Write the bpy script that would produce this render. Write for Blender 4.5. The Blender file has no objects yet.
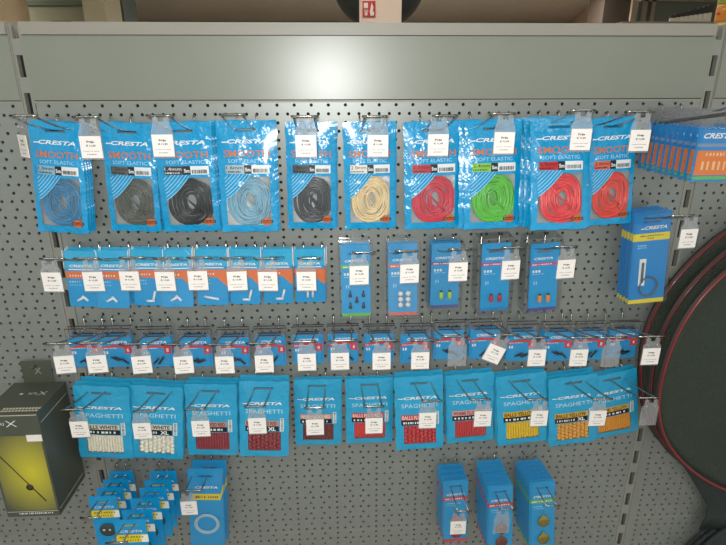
import bpy, math, random
from mathutils import Vector, Matrix
random.seed(7)
col = bpy.context.scene.collection
sc = bpy.context.scene
PI = math.pi
Z0 = 1.65                      # height of the first upright slot above the floor
# ------------------------------------------------------------------ camera
FPX, YAW, PITCH, ROLL = 541.116, .0506228, .3362096, -.00231053
CAM = Vector((.4353858, -.8328369, Z0 - .0736765))
fw = Vector((math.sin(YAW)*math.cos(PITCH), math.cos(YAW)*math.cos(PITCH), -math.sin(PITCH)))
r0 = Vector((math.cos(YAW), -math.sin(YAW), 0)); u0 = r0.cross(fw)
rt = r0*math.cos(ROLL) + u0*math.sin(ROLL); up = -r0*math.sin(ROLL) + u0*math.cos(ROLL)
cd = bpy.data.cameras.new('camera'); cam = bpy.data.objects.new('camera', cd); col.objects.link(cam)
cd.sensor_width = 36; cd.lens = FPX*36/726; cd.clip_start = .02; cd.clip_end = 60
cam.matrix_world = Matrix(((rt.x, up.x, -fw.x, CAM.x), (rt.y, up.y, -fw.y, CAM.y), (rt.z, up.z, -fw.z, CAM.z), (0, 0, 0, 1)))
sc.camera = cam

def at(px, py, d=0.0):
    """the world point d metres in front of the pegboard that is seen at this spot of the photograph"""
    v = fw + rt*((px-363)/FPX) - up*((py-272.5)/FPX)
    return CAM + v*((-CAM.y-d)/v.y)

# ------------------------------------------------------------------ materials
def srgb(h):
    h = h.lstrip('#'); c = [int(h[i:i+2], 16)/255 for i in (0, 2, 4)]
    return tuple(x/12.92 if x <= .04045 else ((x+.055)/1.055)**2.4 for x in c) + (1,)
_m = {}
def mat(name, color, rough=.5, metal=0, coat=0, emit=None, noise=0, bump=0, scale=40, spec=.5, dist=.004):
    if name in _m: return _m[name]
    m = bpy.data.materials.new(name); m.use_nodes = True
    nt = m.node_tree; b = nt.nodes['Principled BSDF']
    c = srgb(color) if isinstance(color, str) else tuple(color)+(1,)
    b.inputs['Base Color'].default_value = c
    b.inputs['Roughness'].default_value = rough; b.inputs['Metallic'].default_value = metal
    b.inputs['Coat Weight'].default_value = coat; b.inputs['Coat Roughness'].default_value = .12
    b.inputs['Specular IOR Level'].default_value = spec
    if emit is not None:
        b.inputs['Emission Color'].default_value = c; b.inputs['Emission Strength'].default_value = emit
    if noise or bump:
        tc = nt.nodes.new('ShaderNodeTexCoord'); n = nt.nodes.new('ShaderNodeTexNoise')
        n.inputs['Scale'].default_value = scale; n.inputs['Detail'].default_value = 3
        nt.links.new(tc.outputs['Object'], n.inputs['Vector'])
        if noise:
            mx = nt.nodes.new('ShaderNodeMix'); mx.data_type = 'RGBA'
            mx.inputs['A'].default_value = tuple(x*(1-noise) for x in c[:3])+(1,)
            mx.inputs['B'].default_value = tuple(min(1, x*(1+noise)) for x in c[:3])+(1,)
            nt.links.new(n.outputs['Fac'], mx.inputs['Factor']); nt.links.new(mx.outputs['Result'], b.inputs['Base Color'])
        if bump:
            bp = nt.nodes.new('ShaderNodeBump'); bp.inputs['Strength'].default_value = bump; bp.inputs['Distance'].default_value = dist
            nt.links.new(n.outputs['Fac'], bp.inputs['Height']); nt.links.new(bp.outputs['Normal'], b.inputs['Normal'])
    _m[name] = m; return m
def clear(name, tint='#ffffff', body=.1, rough=.08, bump=0, refl=1.0):
    """thin clear plastic: mostly see-through, a little milky, with a glossy face"""
    if name in _m: return _m[name]
    m = bpy.data.materials.new(name); m.use_nodes = True; nt = m.node_tree
    for n in list(nt.nodes): nt.nodes.remove(n)
    out = nt.nodes.new('ShaderNodeOutputMaterial'); tr = nt.nodes.new('ShaderNodeBsdfTransparent'); di = nt.nodes.new('ShaderNodeBsdfDiffuse')
    gl = nt.nodes.new('ShaderNodeBsdfGlossy'); fr = nt.nodes.new('ShaderNodeLayerWeight'); pw = nt.nodes.new('ShaderNodeMath'); pw.operation = 'POWER'; pw.inputs[1].default_value = 4; ad = nt.nodes.new('ShaderNodeMath'); ad.operation = 'MULTIPLY_ADD'; ad.inputs[1].default_value = .8; ad.inputs[2].default_value = .045; m1 = nt.nodes.new('ShaderNodeMixShader'); m2 = nt.nodes.new('ShaderNodeMixShader')
    mul = nt.nodes.new('ShaderNodeMath'); mul.operation = 'MULTIPLY'; mul.inputs[1].default_value = refl
    di.inputs['Color'].default_value = srgb(tint); gl.inputs['Roughness'].default_value = rough; fr.inputs['Blend'].default_value = .5
    m1.inputs[0].default_value = body
    L = nt.links.new
    L(tr.outputs[0], m1.inputs[1]); L(di.outputs[0], m1.inputs[2])
    L(fr.outputs['Facing'], pw.inputs[0]); L(pw.outputs[0], ad.inputs[0]); L(ad.outputs[0], mul.inputs[0]); L(mul.outputs[0], m2.inputs[0]); L(m1.outputs[0], m2.inputs[1]); L(gl.outputs[0], m2.inputs[2]); L(m2.outputs[0], out.inputs[0])
    if bump:
        tc = nt.nodes.new('ShaderNodeTexCoord'); n = nt.nodes.new('ShaderNodeTexNoise'); n.inputs['Scale'].default_value = 60
        bp = nt.nodes.new('ShaderNodeBump'); bp.inputs['Strength'].default_value = bump; bp.inputs['Distance'].default_value = .004
        L(tc.outputs['Object'], n.inputs['Vector']); L(n.outputs['Fac'], bp.inputs['Height']); L(bp.outputs[0], gl.inputs['Normal']); L(bp.outputs[0], fr.inputs['Normal'])
    _m[name] = m; return m
PANEL = mat('grey_painted_metal', '#939894', .42, .35, noise=.04, scale=30, spec=.75)
HEADM = mat('grey_header_metal', '#858a7f', .33, .0, noise=.05, scale=14, spec=.8)
LIPM = mat('pale_trim_metal', '#9a978e', .42)
UPM = mat('upright_metal', '#8f9089', .42)
VOID = mat('dark_void', '#2a2a25', .9)
BLUE = mat('sky_blue_film', '#009dd8', .22, coat=.8, bump=.9, scale=34, dist=.008)
BLUE4 = mat('blue_matt_pouch', '#2aa8d8', .33, coat=.4, bump=.7, scale=34, dist=.007)
CARD = mat('blue_card', '#0799d8', .4, coat=.2)
DCARD = mat('deep_blue_card', '#0683cc', .4, coat=.2)
WHITE = mat('white_print', '#e9eef0', .5)
PALEB = mat('pale_blue_print', '#9fd4ef', .5)
BLACK = mat('black_print', '#15171a', .5)
SMO = mat('rust_orange_print', '#cd7550', .5)
ORANGE = mat('orange_print', '#e2743c', .5)
SILV = mat('silver_foil', '#9da3a5', .35, .3, bump=.3, scale=50)
REDP = mat('red_print', '#cf3b44', .5)
YEL = mat('yellow_print', '#e3cf2f', .5)
GRNP = mat('green_print', '#63b54a', .5)
PURP = mat('purple_print', '#4a4c92', .5)
STEEL = mat('chrome_wire', '#b4b3ad', .22, 1)
PAPER = mat('white_paper', '#f4efec', .7)
GREYT = mat('grey_type', '#7d7878', .7)
DARKT = mat('dark_type', '#4c4a4c', .7)
FILM = clear('clear_film', '#dfe8ec', .015, .07, bump=.35, refl=.9)
HOLD = clear('clear_holder', '#c8ccd0', .22, .1, refl=.9)
SHELL = clear('clear_shell', '#b8c4cc', .035, .09, refl=.9)
TRAY = clear('clear_tray', '#7f868c', .16, .12, refl=1.0)
GTAB = clear('grey_clear_tab', '#8a8d90', .35, .12, refl=1.0)

# ------------------------------------------------------------------ mesh builder
_txt = {}
def glyphs(s, bold=.0):
    k = (s, bold)
    if k not in _txt:
        c = bpy.data.curves.new('t', 'FONT'); c.body = s; c.size = 1; c.resolution_u = 2; c.offset = bold; c.fill_mode = 'FRONT'
        o = bpy.data.objects.new('t', c); col.objects.link(o)
        dg = bpy.context.evaluated_depsgraph_get(); me = o.evaluated_get(dg).to_mesh()
        vs = [(v.co.x, v.co.y) for v in me.vertices]; fs = [tuple(p.vertices) for p in me.polygons]
        o.evaluated_get(dg).to_mesh_clear(); bpy.data.objects.remove(o); bpy.data.curves.remove(c)
        x0 = min(v[0] for v in vs); x1 = max(v[0] for v in vs); y0 = min(v[1] for v in vs); y1 = max(v[1] for v in vs)
        _txt[k] = ([((x-x0)/(x1-x0), (y-y0)/(y1-y0)) for x, y in vs], fs)
    return _txt[k]
flat = lambda x, z: 0.0
class MB:
    def __init__(s): s.v = []; s.f = []; s.i = []; s.m = []; s.sm = []
    def mi(s, m):
        if m not in s.m: s.m.append(m)
        return s.m.index(m)
    def add(s, vs, fs, m, smooth=False):
        o = len(s.v); s.v += [tuple(v) for v in vs]; k = s.mi(m)
        for f in fs: s.f.append(tuple(o+i for i in f)); s.i.append(k); s.sm.append(smooth)
    def box(s, a, b, m):
        x0, y0, z0 = a; x1, y1, z1 = b
        s.add([(x0,y0,z0),(x1,y0,z0),(x1,y1,z0),(x0,y1,z0),(x0,y0,z1),(x1,y0,z1),(x1,y1,z1),(x0,y1,z1)],
              [(0,3,2,1),(4,5,6,7),(0,1,5,4),(1,2,6,5),(2,3,7,6),(3,0,4,7)], m)
    def rect(s, x0, z0, x1, z1, m, yf=flat, off=.0005, n=6, shear=0):
        """a print lying on the surface y = yf(x, z)"""
        vs = []; fs = []
        for j in range(n+1):
            for i in range(n+1):
                z = z0+(z1-z0)*j/n; x = x0+(x1-x0)*i/n + shear*(z-z0)
                vs.append((x, yf(x, z)-off, z))
        for j in range(n):
            for i in range(n):
                a = j*(n+1)+i; fs.append((a, a+1, a+n+2, a+n+1))
        s.add(vs, fs, m)
    def poly(s, pts, m, yf=flat, off=.0005): s.add([(x, yf(x, z)-off, z) for x, z in pts], [tuple(range(len(pts)))], m)
    def text(s, t, x0, z0, w, h, m, yf=flat, off=.0009, bold=.02, shear=0):
        vs, fs = glyphs(t, bold); o = []
        for u, v in vs:
            x = x0+u*w+shear*v*h; z = z0+v*h; o.append((x, yf(x, z)-off, z))
        s.add(o, fs, m)
    def strokes(s, x0, z0, w, h, n, m, yf=flat, off=.0009, seed=1):
        """barcode bars or type too small to read"""
        r = random.Random(seed); x = x0
        for i in range(n):
            bw = w/n*r.uniform(.3, .8); s.rect(x, z0, x+bw, z0+h, m, yf, off, 1); x += w/n
    def tube(s, pts, r, m, n=6, closed=False, cap=True):
        pts = [Vector(p) for p in pts]; N = len(pts); vs = []; fs = []; pn = None
        rs = r if isinstance(r, (list, tuple)) else [r]*N
        for i in range(N):
            a = pts[(i-1) % N] if (closed or i > 0) else pts[i]; b = pts[(i+1) % N] if (closed or i < N-1) else pts[i]
            t = (b-a).normalized() if (b-a).length > 0 else Vector((0, 0, 1))
            if pn is None: pn = t.orthogonal().normalized()
            pn = (pn - t*pn.dot(t)); pn = pn.normalized() if pn.length > 1e-6 else t.orthogonal().normalized()
            q = t.cross(pn)
            for k in range(n):
                an = 2*PI*k/n; vs.append(pts[i] + (pn*math.cos(an)+q*math.sin(an))*rs[i])
        for i in range(N if closed else N-1):
            for k in range(n):
                a = i*n+k; b = i*n+(k+1) % n; c = ((i+1) % N)*n+(k+1) % n; d = ((i+1) % N)*n+k; fs.append((a, b, c, d))
        if cap and not closed: fs.append(tuple(range(n-1, -1, -1))); fs.append(tuple((N-1)*n+k for k in range(n)))
        s.add(vs, fs, m, True)
    def lathe(s, prof, m, c=(0, 0, 0), n=14, axis='z'):
        vs = []; fs = []
        for r, h in prof:
            for k in range(n):
                a = 2*PI*k/n; p = (r*math.cos(a), r*math.sin(a), h)
                if axis == 'y': p = (p[0], p[2], p[1])
                vs.append((p[0]+c[0], p[1]+c[1], p[2]+c[2]))
        for j in range(len(prof)-1):
            for k in range(n): fs.append((j*n+k, j*n+(k+1) % n, (j+1)*n+(k+1) % n, (j+1)*n+k))
        fs.append(tuple(range(n-1, -1, -1))); fs.append(tuple((len(prof)-1)*n+k for k in range(n)))
        s.add(vs, fs, m, True)
    def build(s, name, parent=None, smooth=False):
        me = bpy.data.meshes.new(name); me.from_pydata(s.v, [], s.f)
        for m in s.m: me.materials.append(m)
        me.polygons.foreach_set('material_index', s.i); me.polygons.foreach_set('use_smooth', [smooth or q for q in s.sm]); me.update()
        o = bpy.data.objects.new(name, me); col.objects.link(o); o.parent = parent
        return o
def tag(o, label=None, cat=None, group=None, kind=None):
    if label: o['label'] = label
    if cat: o['category'] = cat
    if group: o['group'] = group
    if kind: o['kind'] = kind
    return o
def thing(name):
    o = bpy.data.objects.new(name, None); o.empty_display_size = .01; col.objects.link(o); return o
def kids(o): return [c for c in bpy.data.objects if c.parent == o]
_kids = {}
def dup(o, parent=None):
    key = o.name
    if key not in _kids: _kids[key] = kids(o)
    c = o.copy(); col.objects.link(c); c.parent = parent
    for ch in _kids[key]: dup(ch, c)
    return c
_first = set()
def inst(proto):
    """the prototype itself the first time, a copy of the whole tree afterwards"""
    if proto.name not in _first:
        _first.add(proto.name); _kids[proto.name] = kids(proto); return proto
    return dup(proto)

# ------------------------------------------------------------------ the fixture
def cutpanel(name, x0, x1, z0, z1, m, holes, y=0.0, th=.0015):
    pass
def pegboard(name, x0, x1, ztop, zbot):
    """sheet with real round holes: rows 12.5 mm apart, hole pitch 25 mm and 15 mm in turn"""
    mb = MB(); n = 12; r = .0024; zrow = Z0-.1035; k = int(round((zrow-ztop)/.0125+.499)); 
    def zr(i): return Z0-.1035-.0125*i
    i = 0
    while zr(i) > ztop-.004: i += 1
    first = i
    rows = []
    while zr(i) > zbot+.004: rows.append(i); i += 1
    zt = ztop
    for q, i in enumerate(rows):
        zc = zr(i); zb = zbot if q == len(rows)-1 else zc-.00625
        p, ph = (.025, .0022) if i % 2 == 0 else (.015, .0072)
        xs = []; a = math.ceil((x0+.006-ph)/p)
        while ph+a*p < x1-.006: xs.append(ph+a*p); a += 1
        ed = [x0]+[(xs[j]+xs[j+1])/2 for j in range(len(xs)-1)]+[x1]
        for j, xc in enumerate(xs):
            l, rr = ed[j], ed[j+1]; vs = []; fs = []
            for t in range(n):
                an = PI/4+2*PI*t/n; cx, cz = math.cos(an), math.sin(an)
                # outer point on the cell border
                sx = ((rr-xc) if cx > 0 else (l-xc)); sz = ((zt-zc) if cz > 0 else (zb-zc))
                kx = sx/cx if abs(cx) > 1e-6 else 1e9; kz = sz/cz if abs(cz) > 1e-6 else 1e9
                kk = min(kx, kz); vs.append((xc+cx*kk, 0, zc+cz*kk))
            for t in range(n):
                an = PI/4+2*PI*t/n; vs.append((xc+r*math.cos(an), 0, zc+r*math.sin(an)))
            for t in range(n):
                an = PI/4+2*PI*t/n; vs.append((xc+r*math.cos(an), .0035, zc+r*math.sin(an)))
            o = len(vs); vs += [(l, 0, zb), (rr, 0, zb), (rr, 0, zt), (l, 0, zt)]
            for t in range(n):
                u = (t+1) % n
                fs.append((t, n+t, n+u, u)); fs.append((n+t, 2*n+t, 2*n+u, n+u))
            # corner fills
            def quad(ang): return [kk for kk in range(n)]
            cor = {0: (rr, zt), 1: (l, zt), 2: (l, zb), 3: (rr, zb)}
            for t in range(n):
                u = (t+1) % n; A = vs[t]; B = vs[u]
                if abs(A[0]-B[0]) > 1e-6 and abs(A[2]-B[2]) > 1e-6:
                    for c_, (qx, qz) in cor.items():
                        if (abs(A[0]-qx) < 1e-6 or abs(B[0]-qx) < 1e-6) and (abs(A[2]-qz) < 1e-6 or abs(B[2]-qz) < 1e-6):
                            ci = o+{0: 2, 1: 3, 2: 0, 3: 1}[c_]; fs.append((t, u, ci))
            mb.add(vs, fs, PANEL)
        zt = zb
    ob = mb.build(name); tag(ob, kind='structure')
    return ob
# the gondola back wall: panels, uprights, header
pegboard('wall_back', .0098, .9902, Z0-.0965, Z0-.8970)
pegboard('wall_back_lower', .0098, .9902, Z0-.8990, Z0-1.35)
pegboard('wall_left', -.62, -.0098, Z0-.0965, Z0-.8970)
pegboard('wall_left_lower', -.62, -.0098, Z0-.8990, Z0-1.35)
pegboard('wall_right', 1.0098, 1.62, Z0-.0965, Z0-.8970)
pegboard('wall_right_lower', 1.0098, 1.62, Z0-.8990, Z0-1.35)
mb = MB(); mb.box((-.62, .012, 0), (1.62, .02, Z0-.02), VOID); tag(mb.build('wall_core'), kind='structure')
mb = MB()
for a, b in ((-.62, -.0098), (.0098, .9902), (1.0098, 1.62)): mb.box((a, .0002, Z0-.8992), (b, .004, Z0-.8968), LIPM)
tag(mb.build('trim_1'), kind='structure')
for nm, a, b in (('trim_2', -.62, -.0092), ('trim_3', .0092, .9908), ('trim_4', 1.0092, 1.62)):
    mb = MB()
    mb.box((a, -.003, Z0-.0955), (b, .011, Z0-.0103), HEADM)          # plain header
    mb.box((a, -.006, Z0-.0095), (b, .06, Z0+.0065), LIPM)           # its rolled top edge
    mb.box((a, -.001, Z0-.0968), (b, .010, Z0-.0955), VOID)
    mb.box((a, -.0012, Z0-.0995), (b, .0, Z0-.0968), LIPM)
    tag(mb.build(nm), kind='structure')
def upright(x, nm):
    mb = MB(); z1 = Z0+.004; w = .0085; sw = .0042
    zs = [z1]; k = 0
    mb.box((x-w, .0005, 0), (x-sw, .010, z1), UPM); mb.box((x+sw, .0005, 0), (x+w, .010, z1), UPM)
    z = z1; k = 0
    while z > .3:
        top = Z0-.05*k+.0145-.0145; c = Z0-.05*k-.0
        mb.box((x-sw, .0005, c+.0-.05+.0145), (x+sw, .0025, c-.0145), UPM)
        z = c-.05; k += 1
    mb.box((x-w-.0012, -.0012, 0), (x-w+.0006, .004, z1), LIPM)
    mb.box((x+w-.0006, -.0012, 0), (x+w+.0008, .004, z1), UPM)
    tag(mb.build(nm), kind='structure')
upright(0, 'trim_5'); upright(1, 'trim_6')

# ------------------------------------------------------------------ display hooks and price holders
def make_hook(L, rise, bar, pin=.018):
    root = thing('display_hook')
    for sx in (-.0145, .0145):
        w = MB(); p = [(sx, .012, pin), (sx, -.004, pin+.001), (sx, -.0065, pin-.003), (sx, -.0066, .003), (sx, -.009, -.0005)]
        for i in range(1, 9):
            t = i/8; p.append((sx*(1-.1*t), -.009-(L-.009)*t, -.001+rise*(t**1.5 if t < .99 else 1)))
        w.tube(p, .0014, STEEL, 6); w.build('prong', root)
    b = MB(); b.tube([(-bar, -L, rise), (-bar*.5, -L-.0003, rise), (bar*.5, -L-.0003, rise), (bar, -L, rise)], .0014, STEEL, 6); b.build('crossbar', root)
    return root
def make_holder(empty, ct=-.0205, ch=.0272):
    """clear sleeve with two clips; the card's top edge lies ct below the crossbar"""
    root = thing('price_holder'); cb = ct-ch; zb = cb-.0010
    mb = MB(); y = -.0022
    for dy in (0, -.0012):
        out = [(-.0105, 0), (-.0105, -.008), (-.0138, ct+.003), (-.0138, zb), (.0138, zb), (.0138, ct+.003), (.0105, -.008), (.0105, 0), (.0035, 0), (.0035, -.005), (-.0035, -.005), (-.0035, 0)]
        mb.poly(out, HOLD, lambda x, z: y+dy, 0)
    mb.box((-.0138, y-.0015, zb-.0012), (.0138, y+.0003, zb), HOLD)
    mb.build('sleeve', root)
    for sx in (-.007, .007):
        k = MB(); k.lathe([(.0001, -.0016), (.0016, -.0010), (.0020, 0), (.0016, .001), (.0001, .0016)], HOLD, (sx, y-.001, -.011), 10, 'y')
        k.tube([(sx, y, -.001), (sx, -.0005, .0022), (sx, .0018, .001), (sx, .002, -.002)], .0009, HOLD, 5); k.build('clip', root)
    if not empty:
        c = MB(); c.box((-.0133, y-.0024, cb), (.0133, y-.0016, ct), PAPER)
        yf = lambda x, z: y-.0024
        c.text('Prijs', -.0046, ct-.0090, .0092, .0032, DARKT, yf, .0002, .04)
        c.text('\u20ac 11,95', -.0060, ct-.0132, .0120, .0027, DARKT, yf, .0002, .04)
        c.strokes(-.0100, ct-.0190, .020, .0008, 14, GREYT, yf, .0002, 3)
        c.strokes(-.0060, ct-.0230, .013, .0010, 7, GREYT, yf, .0002, 5)
        c.build('price_card', root)
    return root
HK = make_hook(.118, .025, .0165); HK3 = make_hook(.118, .030, .021, .020); HKL = make_hook(.20, .035, .0165)
HK2 = make_hook(.118, .0295, .0165); HK4 = make_hook(.118, .0215, .0165)
TG = make_holder(False); TGS = make_holder(False, -.0162, .0272); TGE = make_holder(True, -.0162, .0280)
def snap(x): return round((x-.0072)/.015)*.015+.0072
def hook(proto, x, z, label, group=None):
    h = inst(proto); h.location = (x, 0, z+.0008); tag(h, label, 'hook', group); return h
def holder(px, py, d, label, empty=False, rz=0, roll=0, group=None, zt=None):
    """price holder whose card centre is seen at px, py; it hangs from a crossbar 35 mm higher"""
    t = inst(TGE if empty else (TG if py < 200 else TGS)); c = at(px, py, d+.003)
    t.location = (c.x, -d, c.z+.035 if zt is None else zt); t.rotation_euler = (0, roll, rz)
    tag(t, label, 'price tag', group); return t

# ------------------------------------------------------------------ pouches
def surf(W, H, zt, th, cr=.0006):
    def f(x, z):
        u = min(1, abs(2*x/W)); v = min(1, abs(2*(zt-z)/H-1))
        b = (1-u**4)*(1-v**4)
        return -.0006-(th/2)*b*(.55+.45*min(1, (zt-z)/H*2.2)) - cr*b*(math.sin(x*160+z*55)+math.sin(z*120+1.3))*.5
    return f
def outline(x, z, W, H, zt): # slightly wavy edges
    e = 0.0006*math.sin(z*170+x*40)
    return x + (e if abs(abs(x)-W/2) < 1e-5 else 0), z + (.0006*math.sin(x*210) if (abs(z-zt) < 1e-5 or abs(z-zt+H) < 1e-5) else 0)
def pouch(root, W, H, zt, th, wins, m, slot=(.015, .0042), back=SILV):
    yf = surf(W, H, zt, th); mb = MB()
    def ticks(a, b, extra, step=.0055):
        t = sorted(set([round(v, 6) for v in [a, b]+extra])); o = []
        for i in range(len(t)-1):
            n = max(1, int(round((t[i+1]-t[i])/step))); o += [t[i]+(t[i+1]-t[i])*k/n for k in range(n)]
        return o+[t[-1]]
    holes = [(-slot[0], -slot[1]/2, slot[0], slot[1]/2)]
    X = ticks(-W/2, W/2, [h[i] for h in holes+wins for i in (0, 2)]); Zs = ticks(zt-H, zt, [h[i] for h in holes+wins for i in (1, 3)])
    nx, nz = len(X), len(Zs)
    for side in (0, 1):
        vs = []
        for z in Zs:
            for x in X:
                xx, zz = outline(x, z, W, H, zt); y = yf(x, z); vs.append((xx, y if side == 0 else -y*.8, zz))
        fs = []
        for j in range(nz-1):
            for i in range(nx-1):
                cx = (X[i]+X[i+1])/2; cz = (Zs[j]+Zs[j+1])/2
                if any(h[0] < cx < h[2] and h[1] < cz < h[3] for h in (holes+wins if side == 0 else holes)): continue
                a = j*nx+i; q = (a, a+1, a+nx+1, a+nx); fs.append(q if side == 0 else q[::-1])
        mb.add(vs, fs, m if side == 0 else back, True)
    per = [(x, Zs[0]) for x in X]+[(X[-1], z) for z in Zs[1:]]+[(x, Zs[-1]) for x in X[-2::-1]]+[(X[0], z) for z in Zs[-2:0:-1]]
    vs = []; n = len(per)
    for x, z in per:
        xx, zz = outline(x, z, W, H, zt); vs += [(xx, -.0006, zz), (xx, .0005, zz)]
    mb.add(vs, [(2*i, 2*i+1, (2*i+3) % (2*n), (2*i+2) % (2*n)) for i in range(n)], m)
    return mb, yf
def film(root, wins, yf, name='window'):
    for w in wins:
        f = MB(); f.rect(w[0], w[1], w[2], w[3], FILM, yf, .0002, 10); f.build(name, root, True)

def coil_pts(rng, cx, cz, rx, rz, tilt, y, j):
    p = []; ph = rng.uniform(0, 6); se = lambda q: math.copysign(abs(q)**(.80 if rx > .018 else 1), q)
    for k in range(28):
        a = 2*PI*k/28; x = rx*se(math.cos(a))*(1+.07*math.sin(2*a+ph)); z = rz*se(math.sin(a))*(1+.04*math.sin(3*a+ph))
        p.append((cx+x*math.cos(tilt)-z*math.sin(tilt), y+j*math.sin(a*2+ph), cz+x*math.sin(tilt)+z*math.cos(tilt)))
    return p
def elastic_bag(size, colour, bg, tcol, seed, rad=.0011, dense=22):
    W, H, zt, th = .078, .158, .0125, .007
    root = thing('elastic_bag')
    X = lambda u: -W/2+u*W
    Z = lambda v: zt-v*H
    win = [(X(.11), Z(.935), X(.90), Z(.49))]
    mb, yf = pouch(root, W, H, zt, th, win, BLUE)
    # printed corner of the window with its curved lines
    x0, zb, x1, z1 = win[0]; c0 = (x0-.004, z1+.004)
    arc = [(x0, z1)]
    ra = .034
    a0 = [c0[0]+ra*1.0*math.sin(t) for t in ()]
    n = 14; pts = []
    for k in range(n+1):
        t = k/n; x = x0+(X(.54)-x0)*t; z = Z(.70)+(z1-Z(.70))*(t**1.6*.55+.45*t); pts.append((x, z))
    vs = []
    for k in range(n):
        (xa, za), (xb, zb_) = pts[k], pts[k+1]; mb.poly([(xa, za), (xb, zb_), (xb, z1), (xa, z1)], BLUE, yf, .0004)
    mb.build('pouch', root)
    film(root, win, yf)
    st = MB()
    for s_ in range(7):
        q = [(xx+.0015-s_*.0026-.001, zz+.0008+s_*.0030) for xx, zz in pts]
        for k in range(n):
            (xa, za), (xb, zb_) = q[k], q[k+1]
            if xa < x0-.001 or zb_ > z1+.004: continue
            st.poly([(xa, za), (xb, zb_), (xb-.0003, zb_+.0010), (xa-.0003, za+.0010)], PALEB, yf, .0008)
    st.build('curved_stripes', root)
    L = MB(); L.text('CRESTA', X(.16), Z(.195), W*.72, H*.036, WHITE, yf, .0009, .03, .5); L.rect(X(.08), Z(.188), X(.17), Z(.178), WHITE, yf, .0009, 2, .5)
    L.build('brand_lettering', root)
    L = MB(); L.text('SMOOTH', X(.11), Z(.315), W*.80, H*.062, SMO, yf, .0009, .012); L.build('title_lettering', root)
    L = MB(); L.text('SOFT ELASTIC', X(.18), Z(.365), W*.66, H*.032, PALEB, yf, .0009, .01); L.build('subtitle_lettering', root)
    L = MB(); zb2, zt2 = Z(.462), Z(.385)
    L.rect(X(.13), zb2, X(.46), zt2, mat('size_'+bg[1:], bg, .5), yf, .0006); tm = BLACK if tcol == 'k' else WHITE
    L.text(size, X(.145), Z(.423), W*.29, H*.030, tm, yf, .0010, .0); L.strokes(X(.145), Z(.452), W*.26, H*.014, 9, tm, yf, .001, seed)
    L.rect(X(.46), zb2, X(.585), zt2, BLACK, yf, .0006); L.text('5m', X(.475), Z(.443), W*.095, H*.034, WHITE, yf, .001, .03)
    L.rect(X(.585), zb2, X(.90), zt2, WHITE, yf, .0006); L.strokes(X(.61), Z(.452), W*.26, H*.034, 17, BLACK, yf, .001, seed+9)
    L.build('size_label', root)
    # elastic
    rng = random.Random(seed); em = mat('elastic_'+colour[1:], colour, .3, noise=.25, scale=60); C = MB(); cx, cz = X(.52), Z(.715)
    for k in range(dense):
        t = k/(dense-1); rx = .0070+t*.0235; rz = .0125+t*.0225
        jx = rng.uniform(-.0015, .0015)*(1 if t < .8 else .3); jz = rng.uniform(-.0025, .002)*(1 if t < .75 else .2)
        C.tube(coil_pts(rng, cx+jx+.002*(1-t), cz+jz*.8, min(rx, W*.39-.0025), min(rz, H*.2225-.0015), rng.uniform(-.12, .12), -.0012+rng.uniform(-.0008, .0006), .0005), rad, em, 5, True)
    for k in range(2):
        a = rng.uniform(-.5, .5); C.tube([(cx-.018*math.cos(a), -.002, cz+.024), (cx-.004, -.0026, cz+.004), (cx+.016, -.002, cz-.02+.01*a)], rad, em, 5)
    C.build('elastic_coil', root)
    B = MB(); bx, bz = X(.815), Z(.905)
    B.poly([(bx+.0068*math.cos(2*PI*k/8+.39), bz+.0062*math.sin(2*PI*k/8+.39)) for k in range(8)], mat('badge_orange', '#c9683a', .5), yf, .0011)
    B.rect(bx-.0085, bz-.0021, bx+.0085, bz+.0021, BLACK, yf, .0014, 2); B.text('SOLID', bx-.0075, bz-.0014, .015, .0028, ORANGE, yf, .0017, .03); B.build('badge', root)
    return root

def pose(px0, py0, px1, py1, d, H, zt, W, wpx=None, clamp=True):
    """hang the item so that its top centre and bottom centre are seen at the two given spots; its top is d in front of the board"""
    T = at(px0, py0, d); lo, hi = d-.004, d+.035; B = None
    def ln(dd): return (T-at(px1, py1, dd)).length
    best = min((abs(ln(lo+(hi-lo)*k/60)-H), lo+(hi-lo)*k/60) for k in range(61))
    B = at(px1, py1, best[1]); k = (T-B).length/H
    az = (T-B).normalized(); ax = Vector((1, 0, 0)); ax = (ax-az*ax.dot(az)).normalized(); ay = az.cross(ax)
    sx = 1 if wpx is None else wpx/W
    M = Matrix(((ax.x*sx, ay.x, az.x*k, 0), (ax.y*sx, ay.y, az.y*k, 0), (ax.z*sx, ay.z, az.z*k, 0), (0, 0, 0, 1)))
    M.translation = T - az*(zt*k); return M
def hang(proto, M, d, n, back, label, cat, blabel, bgroup, jit=.0025, cx=None, name=None):
    rnd = random.Random(int(M.translation.x*9999)); 
    o = inst(proto); o.matrix_world = M; tag(o, label, cat)
    for k in range(n):
        dd = back+(d-back)*k/n
        b = dup(o); b.matrix_world = Matrix.Translation((rnd.uniform(-jit, jit) if cx is None else (cx-M.translation.x)*(1-k/n)+rnd.uniform(-jit, jit)*.5, d-dd, 0)) @ M
        if 'label' in b: del b['label']
        tag(b, blabel, cat, bgroup)
    return o

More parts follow.
